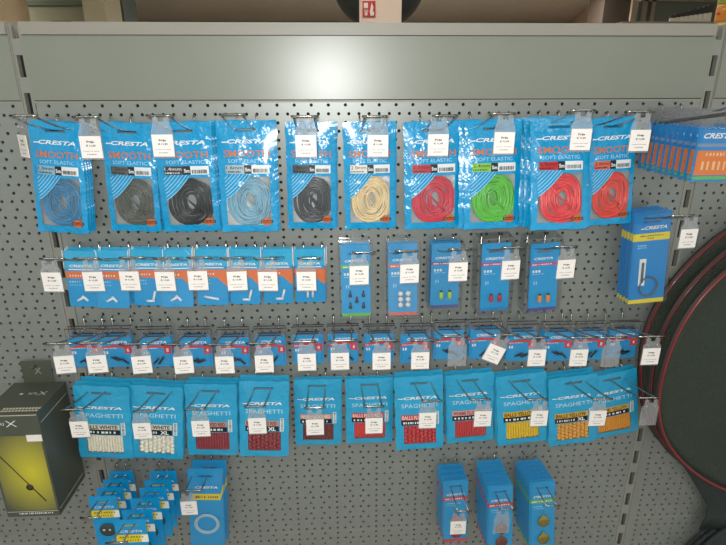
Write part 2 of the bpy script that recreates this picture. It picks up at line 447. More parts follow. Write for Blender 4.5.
E1 = [ # top l, top r, top y, bottom l, r, y, depth, n behind, size, elastic colour, label colour, type, name
 (29, 80, 122, 39, 89, 232.5, .030, 3, '1.0mm', '#3f86b4', '#8fb6cc', 'k', 'light blue', 11),
 (101, 152, 123, 111, 163, 231, .030, 3, '1.2mm', '#5d625c', '#5c5f5c', 'k', 'olive grey', 12),
 (150, 211, 122, 166, 221, 231, .036, 3, '1.4mm', '#2c3034', '#3a3e42', 'w', 'black', 13),
 (216, 273, 121, 223, 278, 231.5, .034, 3, '1.6mm', '#7fb0c8', '#a6bcc8', 'k', 'pale blue', 14),
 (285, 335, 122, 288.5, 336, 228.5, .022, 2, '1.8mm', '#4c4f54', '#4a4d50', 'k', 'charcoal', 15),
 (343, 394, 122, 345, 395, 228.5, .022, 2, '2.0mm', '#e6cfa2', '#e8e4dc', 'k', 'cream', 16),
 (404, 461, 121.5, 404.5, 460, 228.5, .026, 2, '2.2mm', '#cf4456', '#c22b35', 'k', 'crimson', 17),
 (464, 523, 120, 464, 518, 228.5, .032, 4, '2.4mm', '#5fbf42', '#86c846', 'k', 'green', 18),
 (530, 589, 118, 531.5, 585.5, 229.5, .050, 4, '2.5mm', '#e0424a', '#c0282e', 'k', 'bright red', 19),
 (589, 637, 118, 585.6, 629.5, 224.5, .030, 2, '2.6mm', '#e04a40', '#dd6a50', 'k', 'orange red', 20)]
T1 = [(25, 142), (91.5, 146), (163.5, 145), None, (306, 145.5), (378, 144.5), (438, 145), (504, 142), (580.5, 140.5), (639, 141.5)]
Z1 = Z0-.137
for i, (tl, tr, ty, bl, br, by, d, n, size, colr, bg, tc, nm, sd) in enumerate(E1):
    pr = elastic_bag(size, colr, bg, tc, sd, rad=.0010+.00006*i)
    wt = (at(tr, ty, d)-at(tl, ty, d)).length; wb = (at(br, by, d)-at(bl, by, d)).length; w = max(.072, min(.083, (wt+wb)/2))
    M = pose((tl+tr)/2, ty, (bl+br)/2, by, d, .158, .0125, .078, w)
    if T1[i]: hx = at(T1[i][0], T1[i][1], .118).x
    else: hx = at(233, 117, .118).x
    hx = snap(hx)
    hang(pr, M, d, n, .010, 'blue bag of %s elastic cord marked %s in the top row' % (nm, size.replace('mm', ' mm')), 'elastic bag',
         'blue elastic bag hanging just behind the front bag of %s elastic' % nm, 'spare bags behind the %s elastic' % nm, jit=.004 if i < 7 else .008)
    zz = M.translation.z
    hook(HK, hx, zz, 'chrome wire hook carrying the blue bags of %s elastic' % nm)
    if i == 0: holder(25, 142, .119, 'clear price holder turned edge on in front of the light blue elastic bag', rz=-.75, zt=zz+.0235)
    elif T1[i]: holder(T1[i][0], T1[i][1], .119, 'price tag hanging in front of the bag of %s elastic' % nm, zt=zz+.0235, rz=random.uniform(-.06, .06))

# ------------------------------------------------------------------ bait pouches (fourth row)
B4W, B4H, B4T = .085, .141, .0125
def bait_pouch(line, sub, kind, colour, bandc, seed):
    W, H, zt, th = B4W, B4H, B4T, .008
    root = thing('bait_pouch'); X = lambda u: -W/2+u*W; Z = lambda v: zt-v*H
    win = [(X(.17), Z(.915), X(.84), Z(.655))]
    mb, yf = pouch(root, W, H, zt, th, win, BLUE4); mb.build('pouch', root); film(root, win, yf)
    L = MB(); L.text('CRESTA', X(.16), Z(.295), W*.70, H*.036, WHITE, yf, .0009, .03, .5); L.rect(X(.06), Z(.288), X(.16), Z(.278), WHITE, yf, .0009, 2, .5); L.build('brand_lettering', root)
    L = MB(); L.text('SPAGHETTI', X(.13), Z(.405), W*.74, H*.052, mat('light_print', '#c4e4f2', .5), yf, .0009, .0); L.build('title_lettering', root)
    L = MB(); tm = mat('type_'+bandc[1][1:], bandc[1], .5)
    L.rect(X(.12), Z(.575), X(.80), Z(.500), mat('band_'+bandc[0][1:], bandc[0], .5), yf, .0006)
    L.text(line, X(.14), Z(.565), W*(.62 if len(line) > 8 else .5), H*.054, tm, yf, .001, .02)
    L.rect(X(.12), Z(.645), X(.80), Z(.575), BLACK, yf, .0006)
    if sub == 'XL': L.text('XL', X(.58), Z(.636), W*.16, H*.050, WHITE, yf, .001, .04)
    L.strokes(X(.16), Z(.625), W*(.38 if sub == 'XL' else .6), H*.028, 8, WHITE, yf, .001, seed)
    L.build('flavour_band', root)
    L = MB(); L.rect(X(.825), Z(.645), X(.90), Z(.47), WHITE, yf, .0009, 3)
    r = random.Random(seed)
    for k in range(12): L.rect(X(.84), Z(.635-.0135*k), X(.885), Z(.635-.0135*k-.007*r.uniform(.5, 1.2)), BLACK, yf, .0012, 1)
    L.build('barcode', root)
    bm = mat('bait_'+colour[1:], colour, .4, noise=.15, scale=120)
    x0, zb, x1, z1 = win[0]; ns = {'balls': 13, 'xl': 8, 'worms': 17}[kind]; r = (x1-x0)/ns/2
    for k in range(ns):
        s = MB(); xc = x0+r*(2*k+1); pts = []; rs = []; step = r*(.5 if kind != 'worms' else 1.2); z = zb+.0015; q = 0
        while z < z1-.0005:
            pts.append((xc+r*.12*math.sin(z*500+k), -.0006, z)); rs.append(r*1.1*(.98 if kind == 'worms' else (.60+.52*abs(math.sin(q*PI/4+(k % 2)*PI/2))))); z += step; q += 1
        s.tube(pts, rs, bm, 6); s.build('bait_strand', root)
    return root
R4 = [(71, 131, 386, 82, 132, 457.5, .036, 'BALLS WHITE', '', 'balls', '#efe9d6', ('#d8d4c6', '#2a2a28'), 'thin white ball strands', 2),
 (129.5, 183, 386, 132, 183, 458, .030, 'BALLS WHITE', 'XL', 'xl', '#f4eede', ('#d8d4c6', '#2a2a28'), 'large white ball strands marked XL', 2),
 (184, 237, 384, 189, 238, 454.5, .030, 'BALLS BLOOD RED', '', 'balls', '#9c3340', ('#c79a93', '#7a2a2c'), 'thin blood red ball strands', 2),
 (240, 288.5, 381, 240, 289, 456, .028, 'BALLS BLOOD RED', 'XL', 'xl', '#96343c', ('#c79a93', '#7a2a2c'), 'large blood red ball strands marked XL', 1),
 (294, 341, 379, 295.5, 341, 444.5, .016, 'WORMS BLOOD RED', '', 'worms', '#7e3238', ('#d39a86', '#f0e0d8'), 'dark red worm strands', 1),
 (346, 393, 378, 346, 393, 442.5, .016, 'BALLS FLUO RED', '', 'worms', '#e03f42', ('#d8484a', '#f4dcd8'), 'plain bright red strands', 1),
 (394, 443, 376, 396.5, 443, 448.5, .026, 'BALLS FLUO RED', 'XL', 'xl', '#c8353c', ('#d2414a', '#f4dcd8'), 'beaded bright red strands', 1),
 (445.6, 493.6, 373.5, 447, 493, 441.5, .022, 'WORMS FLUO RED', '', 'balls', '#d03a3f', ('#e0a9a6', '#8c2a30'), 'fine red worm strands', 1),
 (496, 546, 374, 498, 546, 443, .024, 'BALLS YELLOW', '', 'balls', '#e8c423', ('#e2b33a', '#3a2c12'), 'thin yellow ball strands', 2),
 (548, 598, 376, 549.6, 594, 443.5, .030, 'BALLS YELLOW', 'XL', 'xl', '#e0a548', ('#dcae4a', '#3a2c12'), 'large amber ball strands marked XL', 2),
 (586, 636, 373, 590, 638, 435, .022, 'WORMS YELLOW', '', 'worms', '#e39a2c', ('#dcb35a', '#6a3d12'), 'fine amber worm strands', 1)]
T4 = [(81, 433), (142.5, 430), (201, 427.5), (257.5, 425.5), (315, 423), (374, 421), (427.5, 420), (482.5, 418.5), (539, 417), (597.5, 415.5), (650, 410)]
for i, (tl, tr, ty, bl, br, by, d, line, sub, kind, colr, band, nm, n) in enumerate(R4):
    pr = bait_pouch(line, sub, kind, colr, band, 40+i)
    wt = (at(tr, ty, d)-at(tl, ty, d)).length; wb = (at(br, by, d)-at(bl, by, d)).length; w = max(.078, min(.089, (wt+wb)/2))
    M = pose((tl+tr)/2, ty, (bl+br)/2, by, d, B4H, B4T, B4W, w)
    if i: M.translation.y -= 0
    hang(pr, M, d, n, .008, 'blue bait pouch showing %s' % nm, 'bait pouch', 'blue bait pouch hanging just behind the pouch of %s' % nm, 'spare pouches behind the %s' % nm)
    hx = snap(at(T4[i][0], T4[i][1], .118).x); zz = M.translation.z
    hook(HK4, hx, zz, 'chrome wire hook carrying the pouch of %s' % nm)
    holder(T4[i][0], T4[i][1], .119, ('empty clear price holder in front of the pouch of %s' if i == 10 else 'price tag hanging in front of the pouch of %s') % nm, empty=(i == 10), zt=zz+.0205)

# ------------------------------------------------------------------ flat carded packs
def card_pack(name, W, H, zt, cm, slot=(.011, .004), th=.0008, tab=None):
    """rounded card with a hanging slot; returns root and a function that maps fractions of the card"""
    root = thing(name); mb = MB(); z0 = zt-H
    xs = [-W/2, -W/2+.002, -slot[0], slot[0], W/2-.002, W/2]; zs = [z0, z0+.002, -slot[1]/2, slot[1]/2, zt-.002, zt]
    for y, rev in ((-th/2, False), (th/2, True)):
        vs = []
        for j, z in enumerate(zs):
            for i, x in enumerate(xs):
                if j in (0, 5): x = max(-W/2+.0012, min(W/2-.0012, x))
                vs.append((x, y, z))
        fs = []
        for j in range(5):
            for i in range(5):
                if i == 2 and j == 2: continue
                a = j*6+i; q = (a, a+1, a+7, a+6); fs.append(q[::-1] if rev else q)
        mb.add(vs, fs, cm)
    mb.box((-W/2, -th/2, z0+.002), (-W/2+.0002, th/2, zt-.002), cm); mb.box((W/2-.0002, -th/2, z0+.002), (W/2, th/2, zt-.002), cm)
    mb.build('card', root)
    return root, (lambda u: -W/2+u*W), (lambda v: zt-v*H), (lambda x, z: -th/2)
def shell(root, x0, z0, x1, z1, dep, m=SHELL, inset=.003, y0=-.0005):
    mb = MB(); out = [(x0, z0), (x1, z0), (x1, z1), (x0, z1)]
    def rr(x0, z0, x1, z1, r, n=4):
        p = []
        for cx, cz, a in ((x1-r, z1-r, 0), (x0+r, z1-r, PI/2), (x0+r, z0+r, PI), (x1-r, z0+r, 1.5*PI)):
            for k in range(n+1): p.append((cx+r*math.cos(a+PI/2*k/n), cz+r*math.sin(a+PI/2*k/n)))
        return p
    o = rr(x0, z0, x1, z1, .004); q = rr(x0+inset*.6, z0+inset*.6, x1-inset*.6, z1-inset*.6, .0036); p = rr(x0+inset, z0+inset, x1-inset, z1-inset, .003); n = len(o)
    vs = [(x, y0, z) for x, z in o]+[(x, y0-.0003, z) for x, z in q]+[(x, y0-dep, z) for x, z in p]
    fs = [(i, (i+1) % n, n+(i+1) % n, n+i) for i in range(n)]+[(n+i, n+(i+1) % n, 2*n+(i+1) % n, 2*n+i) for i in range(n)]+[tuple(range(2*n, 3*n))]
    mb.add(vs, fs, m); return mb.build('clear_shell', root)
def capsule(mb, x, z, r, h, m, y=-.004, cap=None):
    mb.lathe([(r*.3, -h/2), (r*.9, -h/2+r*.4), (r, -h/4), (r, h/4), (r*.9, h/2-r*.4), (r*.3, h/2)], m, (x, y, z), 12)
    if cap: mb.lathe([(r*.7, h/2-.0005), (r*.7, h/2+.0012), (r*.3, h/2+.0018)], cap, (x, y, z), 10)
TUBE = mat('white_silicone', '#e6ebec', .35)

# second row: small clear bags with tube connectors
def tube_bag(var):
    W, H, zt = .047, .090, .0135
    root, X, Z, yf = card_pack('tubing_bag', W, H, zt, CARD, slot=(.012, .004))
    m = MB(); m.rect(X(0), Z(.30), X(1), Z(.0), mat('bright_header', '#1fb2e2', .35, coat=.4), yf, .0003, 1)
    # leave the slot dark behind the header by splitting it
    m = MB(); HM = mat('bright_header', '#1fb2e2', .35, coat=.4)
    m.rect(X(0), .002, X(1), Z(0), HM, yf, .0003, 1); m.rect(X(0), Z(.30), X(1), -.002, HM, yf, .0003, 1); m.rect(X(0), -.002, -.012, .002, HM, yf, .0003, 1); m.rect(.012, -.002, X(1), .002, HM, yf, .0003, 1)
    m.build('header', root)
    m = MB(); m.text('CRESTA', X(.12), Z(.285), W*.74, H*.045, WHITE, yf, .0006, .04, .4)
    m.rect(X(.1), Z(.335), X(.9), Z(.315), WHITE, yf, .0005, 1); m.build('brand_lettering', root)
    m = MB(); m.poly([(X(0), Z(.36)), (X(1), Z(.36)), (X(1), Z(.66)), (X(.86), Z(.60)), (X(.68), Z(.50)), (X(0), Z(.48))][::-1], ORANGE, yf, .0004)
    m.strokes(X(.12), Z(.45), W*.5, H*.03, 6, WHITE, yf, .0007, 4); m.strokes(X(.08), Z(.56), W*.4, H*.03, 5, PALEB, yf, .0007, 6); m.strokes(X(.08), Z(.61), W*.4, H*.015, 8, PALEB, yf, .0007, 8)
    m.build('orange_band', root)
    f = MB(); g = surf(W+.004, H+.003, zt+.001, .006, .0003)
    for (a, b, c, d_) in ((-.0255, .003, .0255, zt+.001), (-.0255, zt-H-.002, .0255, -.003), (-.0255, -.003, -.0125, .003), (.0125, -.003, .0255, .003)): f.rect(a, b, c, d_, FILM, g, .0003, 5)
    f.rect(-.0255, Z(.31), -.0243, zt+.001, WHITE, g, .0005, 3); f.rect(.0243, Z(.31), .0255, zt+.001, WHITE, g, .0005, 3)
    f.build('clear_bag', root)
    r = random.Random(var); k = MB()
    sets = {0: [((-.010, -.066), (.0, -.060)), ((-.002, -.058), (.006, -.066))], 1: [((-.012, -.062), (.010, -.066))], 2: [((.006, -.068), (.010, -.052)), ((-.004, -.068), (.008, -.068))],
            3: [((-.004, -.052), (-.004, -.067)), ((.004, -.052), (.004, -.067))]}[var]
    for a, b in sets:
        k = MB(); k.tube([(a[0], -.0028, a[1]), ((a[0]+b[0])/2, -.0030, (a[1]+b[1])/2), (b[0], -.0028, b[1])], .0019, TUBE, 8); k.build('tube_connector', root)
    return root
prot2 = [tube_bag(v) for v in range(4)]
R2 = [(64, 94, 251, 71, 101, 306.5, 0, .028, 2), (95.5, 127, 250.5, 99, 130, 308, 0, .026, 1), (131, 161, 249.5, 136, 165, 305.5, 2, .024, 2), (161, 190, 249.5, 164, 193, 307, 0, .02, 1),
      (196.5, 225, 249, 198.5, 228, 305, 1, .022, 2), (230, 259, 249, 231.5, 260, 304, 2, .02, 1), (262.6, 291, 249, 265, 293, 303, 2, .018, 1), (294.5, 323, 249, 296.5, 325, 302, 3, .018, 1)]
T2 = [(52, 276.5), (93, 276), (129.5, 275), (165, 275), (198, 278), (237, 278), (268, 278), (306.5, 278)]
ord2 = ['beside the slotted upright', 'second from the slotted upright', 'third from the slotted upright', 'fourth from the upright', 'with one long slanted connector', 'sixth from the upright with a bent connector', 'just left of the last bag', 'with two upright connectors']
for i, (tl, tr, ty, bl, br, by, v, d, n) in enumerate(R2):
    M = pose((tl+tr)/2, ty, (bl+br)/2, by, d, .090, .0135, .047)
    hang(prot2[v], M, d, n, .008, 'small blue and orange tubing bag %s' % ord2[i], 'tackle bag', 'small blue bag hanging behind the tubing bag %s' % ord2[i], 'spare tubing bags behind number %d' % (i+1), jit=.003)
    hx = snap(at(T2[i][0], T2[i][1], .118).x); zz = M.translation.z
    hook(HK2, hx, zz, 'chrome wire hook carrying the tubing bag %s' % ord2[i])
    holder(T2[i][0], T2[i][1], .119, 'price tag in front of the tubing bag %s' % ord2[i], zt=zz+.0283, rz=random.uniform(-.08, .08))

# second row: five blister packs
def blister(band, foot, kind, tray=0):
    W, H, zt = .046, .115, .014
    root, X, Z, yf = card_pack('blister_pack', W, H, zt, CARD, slot=(.012, .0032))
    m = MB(); m.text('CRESTA', X(.12), Z(.235), W*.66, H*.034, WHITE, yf, .0006, .03, .4); m.build('brand_lettering', root)
    m = MB(); m.rect(X(0), Z(.325), X(1), Z(.275), band, yf, .0003, 1); m.strokes(X(.08), Z(.312), W*.7, H*.018, 9, WHITE, yf, .0006, 2); m.build('product_band', root)
    m = MB(); m.rect(X(0), Z(1), X(1), Z(.955), foot, yf, .0003, 1); m.build('foot_band', root)
    m = MB(); m.strokes(X(.10), Z(.42), W*.3, H*.035, 3, WHITE, yf, .0006, 5); m.strokes(X(.10), Z(.45), W*.42, H*.014, 7, PALEB, yf, .0006, 6); m.strokes(X(.16), Z(.60), W*.16, H*.05, 2, PALEB, yf, .0006, 7); m.build('small_print', root)
    if kind == 'bean':
        for x, v in ((.30, .68), (.75, .68), (.52, .76), (.30, .84), (.75, .84)):
            m = MB(); DK = mat('dark_rubber', '#2b3350', .5); m.lathe([(.0012, -.0050), (.0026, -.0045), (.0029, -.002), (.0016, .001), (.0012, .0035), (.0017, .005)], DK, (X(x), -.0035, Z(v)), 10); m.build('rubber_stop', root)
    elif kind == 'ball':
        for x in (.40, .66):
            for v in (.68, .76, .84):
                m = MB(); r = .0042; m.lathe([(r*math.sin(PI*k/8)+.00005, -r*math.cos(PI*k/8)) for k in range(9)], mat('white_bead', '#e6e3de', .4), (X(x), -.0052, Z(v)), 14); m.build('bead', root)
    else:
        c = {'green': '#a9d04a', 'rose': '#b83348', 'amber': '#e8924a'}[kind]; cm = mat('capsule_'+kind, c, .35)
        for x in (.36, .66): m = MB(); capsule(m, X(x), Z(.80 if kind != 'green' else .78), .0034, .0135, cm, -.005, mat('capsule_cap', '#3a3440', .5)); m.build('capsule', root)
    shell(root, -.0285, zt-H-.006, .0285, zt+.007, .012)
    if tray:
        t = shell(root, -.0300, zt-H-.008, .0300, zt+.009, tray, TRAY, .0015, tray+.001); t.name = 'clear_tray'; t.data.name = 'clear_tray'
    return root
R2B = [(340, 370, 245, 343, 370, 316, GRNP, GRNP, 'bean', 'green banded blister pack with dark rubber stops', .026, 1),
       (388, 418, 244, 388, 418, 315, mat('coral', '#d8614a', .5), mat('coral', '#d8614a', .5), 'ball', 'red banded blister pack with six white beads', .028, 2),
       (432, 461, 243, 431, 457, 307.5, mat('magenta_line', '#7a4a86', .5), PURP, 'green', 'blister pack with two lime green capsules', .030, 2),
       (482, 511.6, 243, 480, 507, 310, mat('pink_line', '#b0508c', .5), DCARD, 'rose', 'blister pack with two dark red capsules', .040, 0),
       (531, 560, 243, 528.5, 554.5, 310, mat('pink_line', '#b0508c', .5), PURP, 'amber', 'blister pack with two orange capsules', .044, 0)]
T2B = [(359, 278), (409, 277), (457.5, 276), (509.5, 275.5), (564.5, 274)]
for i, (tl, tr, ty, bl, br, by, band, foot, kind, lab, d, n) in enumerate(R2B):
    pr = blister(band, foot, kind, .030 if i > 2 else 0)
    M = pose((tl+tr)/2, ty, (bl+br)/2, by, d, .115, .014, .046)
    hang(pr, M, d, n, .008, lab, 'blister pack', 'clear shelled pack hanging behind the '+lab, 'spare packs behind the '+lab, jit=.001)
    hx = snap(at(T2B[i][0], T2B[i][1], .118).x); zz = M.translation.z
    hook(HK2, hx, zz, 'chrome wire hook carrying the '+lab)
    holder(T2B[i][0], T2B[i][1], .119, 'price tag hanging over the '+lab, zt=zz+.0283, rz=random.uniform(-.05, .1) if i < 3 else .12)

# third row: swivel packs
def swivel_pack(v):
    W, H, zt = .050, .054, -.006
    root = thing('swivel_pack'); X = lambda u: -W/2+u*W; Z = lambda q: zt-q*H; yf = lambda x, z: -.0004
    m = MB(); m.box((-W/2, -.0004, zt-H), (W/2, .0004, zt), CARD); m.build('card', root)
    m = MB(); m.text('CRESTA', X(.2), Z(.22), W*.66, H*.085, WHITE, yf, .0006, .03, .4); m.build('brand_lettering', root)
    m = MB(); m.poly([(X(0), Z(.44)), (X(.45), Z(.35)), (X(.78), Z(.36)), (X(.78), Z(.27)), (X(.4), Z(.26)), (X(0), Z(.34))], REDP, yf, .0004)
    m.rect(X(.74), Z(.56), X(.98), Z(.30), REDP, yf, .0005, 1); m.text(str(4+2*v), X(.82), Z(.50), W*.08, H*.12, WHITE, yf, .0008, .02); m.strokes(X(.05), Z(.385), W*.5, H*.03, 9, WHITE, yf, .0007, v); m.build('red_band', root)
    m = MB(); m.strokes(X(.08), Z(.56), W*.16, H*.09, 2, WHITE, yf, .0006, 5); m.build('small_print', root)
    r = random.Random(v+3); SB = mat('black_nickel', '#2c2f33', .3, .8)
    for k in range(3):
        m = MB(); x = X(.45+.12*k+r.uniform(-.05, .05)); z = Z(.76+r.uniform(-.06, .06)); a = r.uniform(.2, 1.0)*(1 if v != 1 else -1); dx, dz = .0058*math.cos(a), .0058*math.sin(a)
        m.tube([(x-dx, -.003, z-dz), (x-dx*.3, -.0032, z-dz*.3), (x+dx*.3, -.0032, z+dz*.3), (x+dx, -.003, z+dz)], [.0007, .0017, .0017, .0007], SB, 8)
        m.tube([(x+dx+.0018*math.cos(t*PI/4), -.003, z+dz+.0018*math.sin(t*PI/4)) for t in range(8)], .0005, SB, 5, True)
        m.tube([(x-dx+.0018*math.cos(t*PI/4), -.003, z-dz+.0018*math.sin(t*PI/4)) for t in range(8)], .0005, SB, 5, True); m.build('swivel', root)
    # clear hanging tab with a wide opening and the clear pocket below
    m = MB(); w = W/2+.001; t = .0085
    for a, b, c, e in ((-w, .0035, w, t), (-w, -.0075, w, -.0035), (-w, -.0035, -.0185, .0035), (.0185, -.0035, w, .0035)): m.rect(a, b, c, e, GTAB, flat, .0008, 1)
    DT = mat('tab_edge_shade', '#2e3030', .4)  # shading around the tab opening, put in as dark strips
    m.tube([(-w, -.001, t), (w, -.001, t)], .0007, DT, 5); m.rect(-.0185, -.0050, .0185, -.0033, DT, flat, .0012, 1); m.tube([(-w, -.001, t), (-w, -.001, -.006)], .0005, GTAB, 5); m.tube([(w, -.001, t), (w, -.001, -.006)], .0005, GTAB, 5)
    m.build('hanging_tab', root)
    shell(root, -w, zt-H-.002, w, zt+.001, .006, SHELL, .004)
    return root
pr3 = [swivel_pack(v) for v in range(3)]
R3 = [(73, 104, 363, .020), (104.5, 135.5, 363, .022), (143, 175, 363, .02), (183.5, 213.5, 363, .02), (221, 251, 363, .02), (257, 286.5, 362, .02), (294, 323, 360, .018), (329, 358, 359, .018),
      (364, 393, 359, .018), (399.5, 429.5, 359, .02), (432.5, 463, 358, .02), (468, 498, 357.5, .022), (504, 535, 357, .022), (540, 571, 357, .022), (573, 603, 356, .02), (606, 634, 354, .016)]
T3 = [(66, 369), (98, 367.5), (142.5, 368), (184, 366.5), (225, 365), (264.5, 364.5), (307, 363), (340, 361.5), (381.5, 361), (420, 361), (457, 359.5), (501.5, 357), (536.5, 357.5), (578.5, 356.5), (611, 355), (650.5, 354.5)]
wh3 = ['next to the slotted upright', 'second from the slotted upright', 'below the third tubing bag', 'below the fourth tubing bag', 'above the blood red bait pouch', 'below the tubing bag with a bent connector', 'below the bag with two upright connectors', 'below the green banded blister pack',
       'above the plain bright red bait pouch', 'below the pack of white beads', 'with three loose swivels and an empty price holder', 'below the dark red capsules', 'above the thin yellow bait pouch', 'below the orange capsules', 'behind the empty price holder near the net', 'closest to the red rimmed net']
for i, (l, r, by, d) in enumerate(R3):
    by += 4.5 if i not in (10, 11) else 2; xt = (l+r)/2-1.0; c = at(xt, by, d); M = Matrix.Translation((at((l+r)/2, by, d).x, -d, at(xt, by, d).z+.062)) 
    hang(pr3[i % 3], M, d, 1, .010, 'small blue swivel pack %s' % wh3[i], 'swivel pack', 'small pack hanging behind the swivel pack %s' % wh3[i], 'spare swivel packs behind number %d' % (i+1), jit=.003)
    hx = snap(at(T3[i][0], T3[i][1], .118).x); zz = M.translation.z
    hook(HK3, hx, zz, 'chrome wire hook carrying the swivel pack %s' % wh3[i])
    e = i in (10, 14)
    holder(T3[i][0], T3[i][1], .119, ('empty clear price holder over the swivel pack %s' if e else 'price tag over the swivel pack %s') % wh3[i].replace(' and an empty price holder', '').replace('behind the empty price holder near', 'second nearest'), empty=e, zt=zz+.0295, roll=.42 if i == 11 else 0, rz=(.1 if i < 4 else .0))

# ------------------------------------------------------------------ right hand leader pack with yellow band
def leader_pack():
    W, H, zt = .058, .150, .016
    root, X, Z, yf = card_pack('leader_pack', W, H, zt, DCARD, slot=(.013, .0035))
    m = MB(); m.text('CRESTA', X(.28), Z(.185), W*.62, H*.036, WHITE, yf, .0006, .03, .4); m.rect(X(.2), Z(.18), X(.29), Z(.17), WHITE, yf, .0006, 1); m.build('brand_lettering', root)
    m = MB(); m.rect(X(0), Z(.305), X(1), Z(.225), YEL, yf, .0003, 1); m.strokes(X(.2), Z(.258), W*.64, H*.012, 13, DARKT, yf, .0006, 2); m.strokes(X(.4), Z(.285), W*.2, H*.012, 3, DARKT, yf, .0006, 3); m.build('yellow_band', root)
    m = MB(); m.rect(X(0), Z(1), X(1), Z(.955), YEL, yf, .0003, 1); m.build('yellow_foot', root)
    m = MB(); m.strokes(X(.15), Z(.36), W*.25, H*.014, 5, PALEB, yf, .0006, 5); m.strokes(X(.15), Z(.385), W*.25, H*.014, 6, PALEB, yf, .0006, 6); m.build('small_print', root)
    m = MB(); m.rect(X(.24), Z(.80), X(.42), Z(.50), WHITE, yf, .0004, 1); m.build('white_panel', root)
    m = MB(); m.tube([(X(.33), -.002, Z(.76)), (X(.33), -.002, Z(.54))], .0019, mat('grey_tube', '#5d6468', .4), 8); m.build('tube', root)
    m = MB()
    for k in range(4): m.tube([(X(.52)+(.013+.0006*k)*math.cos(a*PI/16), -.0025-.0002*k, Z(.81)+(.015+.0006*k)*math.sin(a*PI/16)) for a in range(32)], .0006, mat('grey_line', '#56626c', .35), 5, True)
    m.build('line_coil', root)
    shell(root, -.031, zt-H-.001, .033, zt+.001, .007)
    return root
pr = leader_pack(); M = pose(653.5, 211.5, 645, 302.5, .05, .150, .016, .058)
hang(pr, M, .05, 4, .018, 'blue leader pack with a yellow band and coiled grey line', 'leader pack', 'blue and yellow pack hanging behind the leader pack with coiled line', 'spare leader packs', jit=.001, cx=M.translation.x-.001)
hx = snap(at(687, 240, .135).x)
hook(HK, M.translation.x+.0, M.translation.z, 'chrome wire hook carrying the leader pack with the yellow band')
holder(687, 240, .119, 'price tag beside the leader pack with the yellow band', zt=M.translation.z+.0235, rz=.12)

# ------------------------------------------------------------------ lure packs at the upper right corner
def lure_pack():
    W, H, zt = .075, .070, -.004
    root = thing('lure_pack'); X = lambda u: -W/2+u*W; Z = lambda q: zt-q*H; yf = lambda x, z: -.0004
    m = MB(); m.box((-W/2, -.0004, zt-H), (W/2, .0004, zt), DCARD); m.build('card', root)
    m = MB(); m.text('CRESTA', X(.08), Z(.20), W*.56, H*.10, WHITE, yf, .0006, .03, .4); m.build('brand_lettering', root)
    m = MB(); m.rect(X(.04), Z(.88), X(.98), Z(.42), mat('hot_orange', '#e07a2c', .45), yf, .0004, 1); m.strokes(X(.2), Z(.52), W*.5, H*.06, 8, mat('pale_orange', '#f0c08a', .5), yf, .0007, 3); m.strokes(X(.15), Z(.78), W*.7, H*.16, 7, mat('pale_orange', '#f0c08a', .5), yf, .0007, 4); m.build('orange_panel', root)
    m = MB(); m.rect(X(.02), Z(.35), X(.98), Z(.29), mat('lilac_grey', '#7f8fb0', .5), yf, .0004, 1); m.rect(X(.05), Z(.96), X(.95), Z(.90), GRNP, yf, .0005, 1); m.build('stripes', root)
    m = MB(); m.rect(-W/2, .0035, W/2, .016, GTAB, flat, .0006, 1); m.rect(-W/2, -.004, W/2, -.0035, GTAB, flat, .0006, 1)
    m.rect(-W/2, -.0035, -.019, .0035, GTAB, flat, .0006, 1); m.rect(.019, -.0035, W/2, .0035, GTAB, flat, .0006, 1); m.build('hanging_tab', root)
    shell(root, -W/2-.003, zt-H-.004, W/2+.003, zt+.001, .008, SHELL, .003)
    return root
pr = lure_pack()
xl = at(699, 127.5, .135).x; zt_ = at(699, 127.5, .135).z
M = Matrix.Translation((xl+.0385, -.135, zt_+.004))
hang(pr, M, .135, 9, .012, 'front lure pack with orange panel and green strip at the end of the hook', 'lure pack', 'blue and orange lure pack packed in the row behind the front lure pack', 'lure packs lined up on one hook', jit=.0006, cx=M.translation.x-.003)
hook(HKL, xl+.0385, M.translation.z, 'long chrome hook carrying the row of lure packs')
m = MB(); xr = at(652, 124, .02).x; ra_ = at(652, 124, .02).z; rb_ = at(727, 113.5, .17).z
RB = mat('smoky_rail', '#4a4a44', .35)
m.tube([(xr, .012, ra_), (xr, -.02, ra_), (xr, -.10, (ra_+rb_)/2), (xr, -.19, rb_+.002)], .0022, RB, 6)
tag(m.build('hook_rail'), 'dark label rail running above the row of lure packs', 'rail')

# ------------------------------------------------------------------ bottom row
def swivel_card():
    W, H, zt = .043, .105, .012
    root, X, Z, yf = card_pack('carded_pack', W, H, zt, CARD, slot=(.010, .0035))
    m = MB(); m.text('CRESTA', X(.14), Z(.235), W*.72, H*.045, mat('lilac_white', '#cfd4ee', .5), yf, .0006, .03, .4); m.build('brand_lettering', root)
    m = MB(); m.rect(X(0), Z(.42), X(1), Z(.275), YEL, yf, .0003, 1); m.strokes(X(.1), Z(.335), W*.8, H*.03, 9, mat('olive_type', '#8b8436', .5), yf, .0006, 2); m.strokes(X(.25), Z(.395), W*.5, H*.03, 6, mat('olive_type', '#8b8436', .5), yf, .0006, 4); m.build('yellow_band', root)
    m = MB(); m.lathe([(.0001, -.0012), (.0125, -.001), (.0135, 0), (.0125, .001), (.0001, .001)], mat('dark_disc', '#3d4648', .4), (0, -.0022, Z(.66)), 24, 'y'); m.build('line_spool', root)
    for sx in (-.005, .004):
        m = MB(); m.lathe([(.0001, -.0010), (.0022, -.0006), (.0001, .001)], TUBE, (sx, -.0040, Z(.64)), 10, 'y'); m.build('bead', root)
    m = MB(); m.rect(X(.80), Z(.42), X(1.02), Z(.285), mat('white_flash', '#f3f3ee', .5), yf, .0005, 1); m.build('corner_flash', root)
    return root
pr5 = swivel_card()
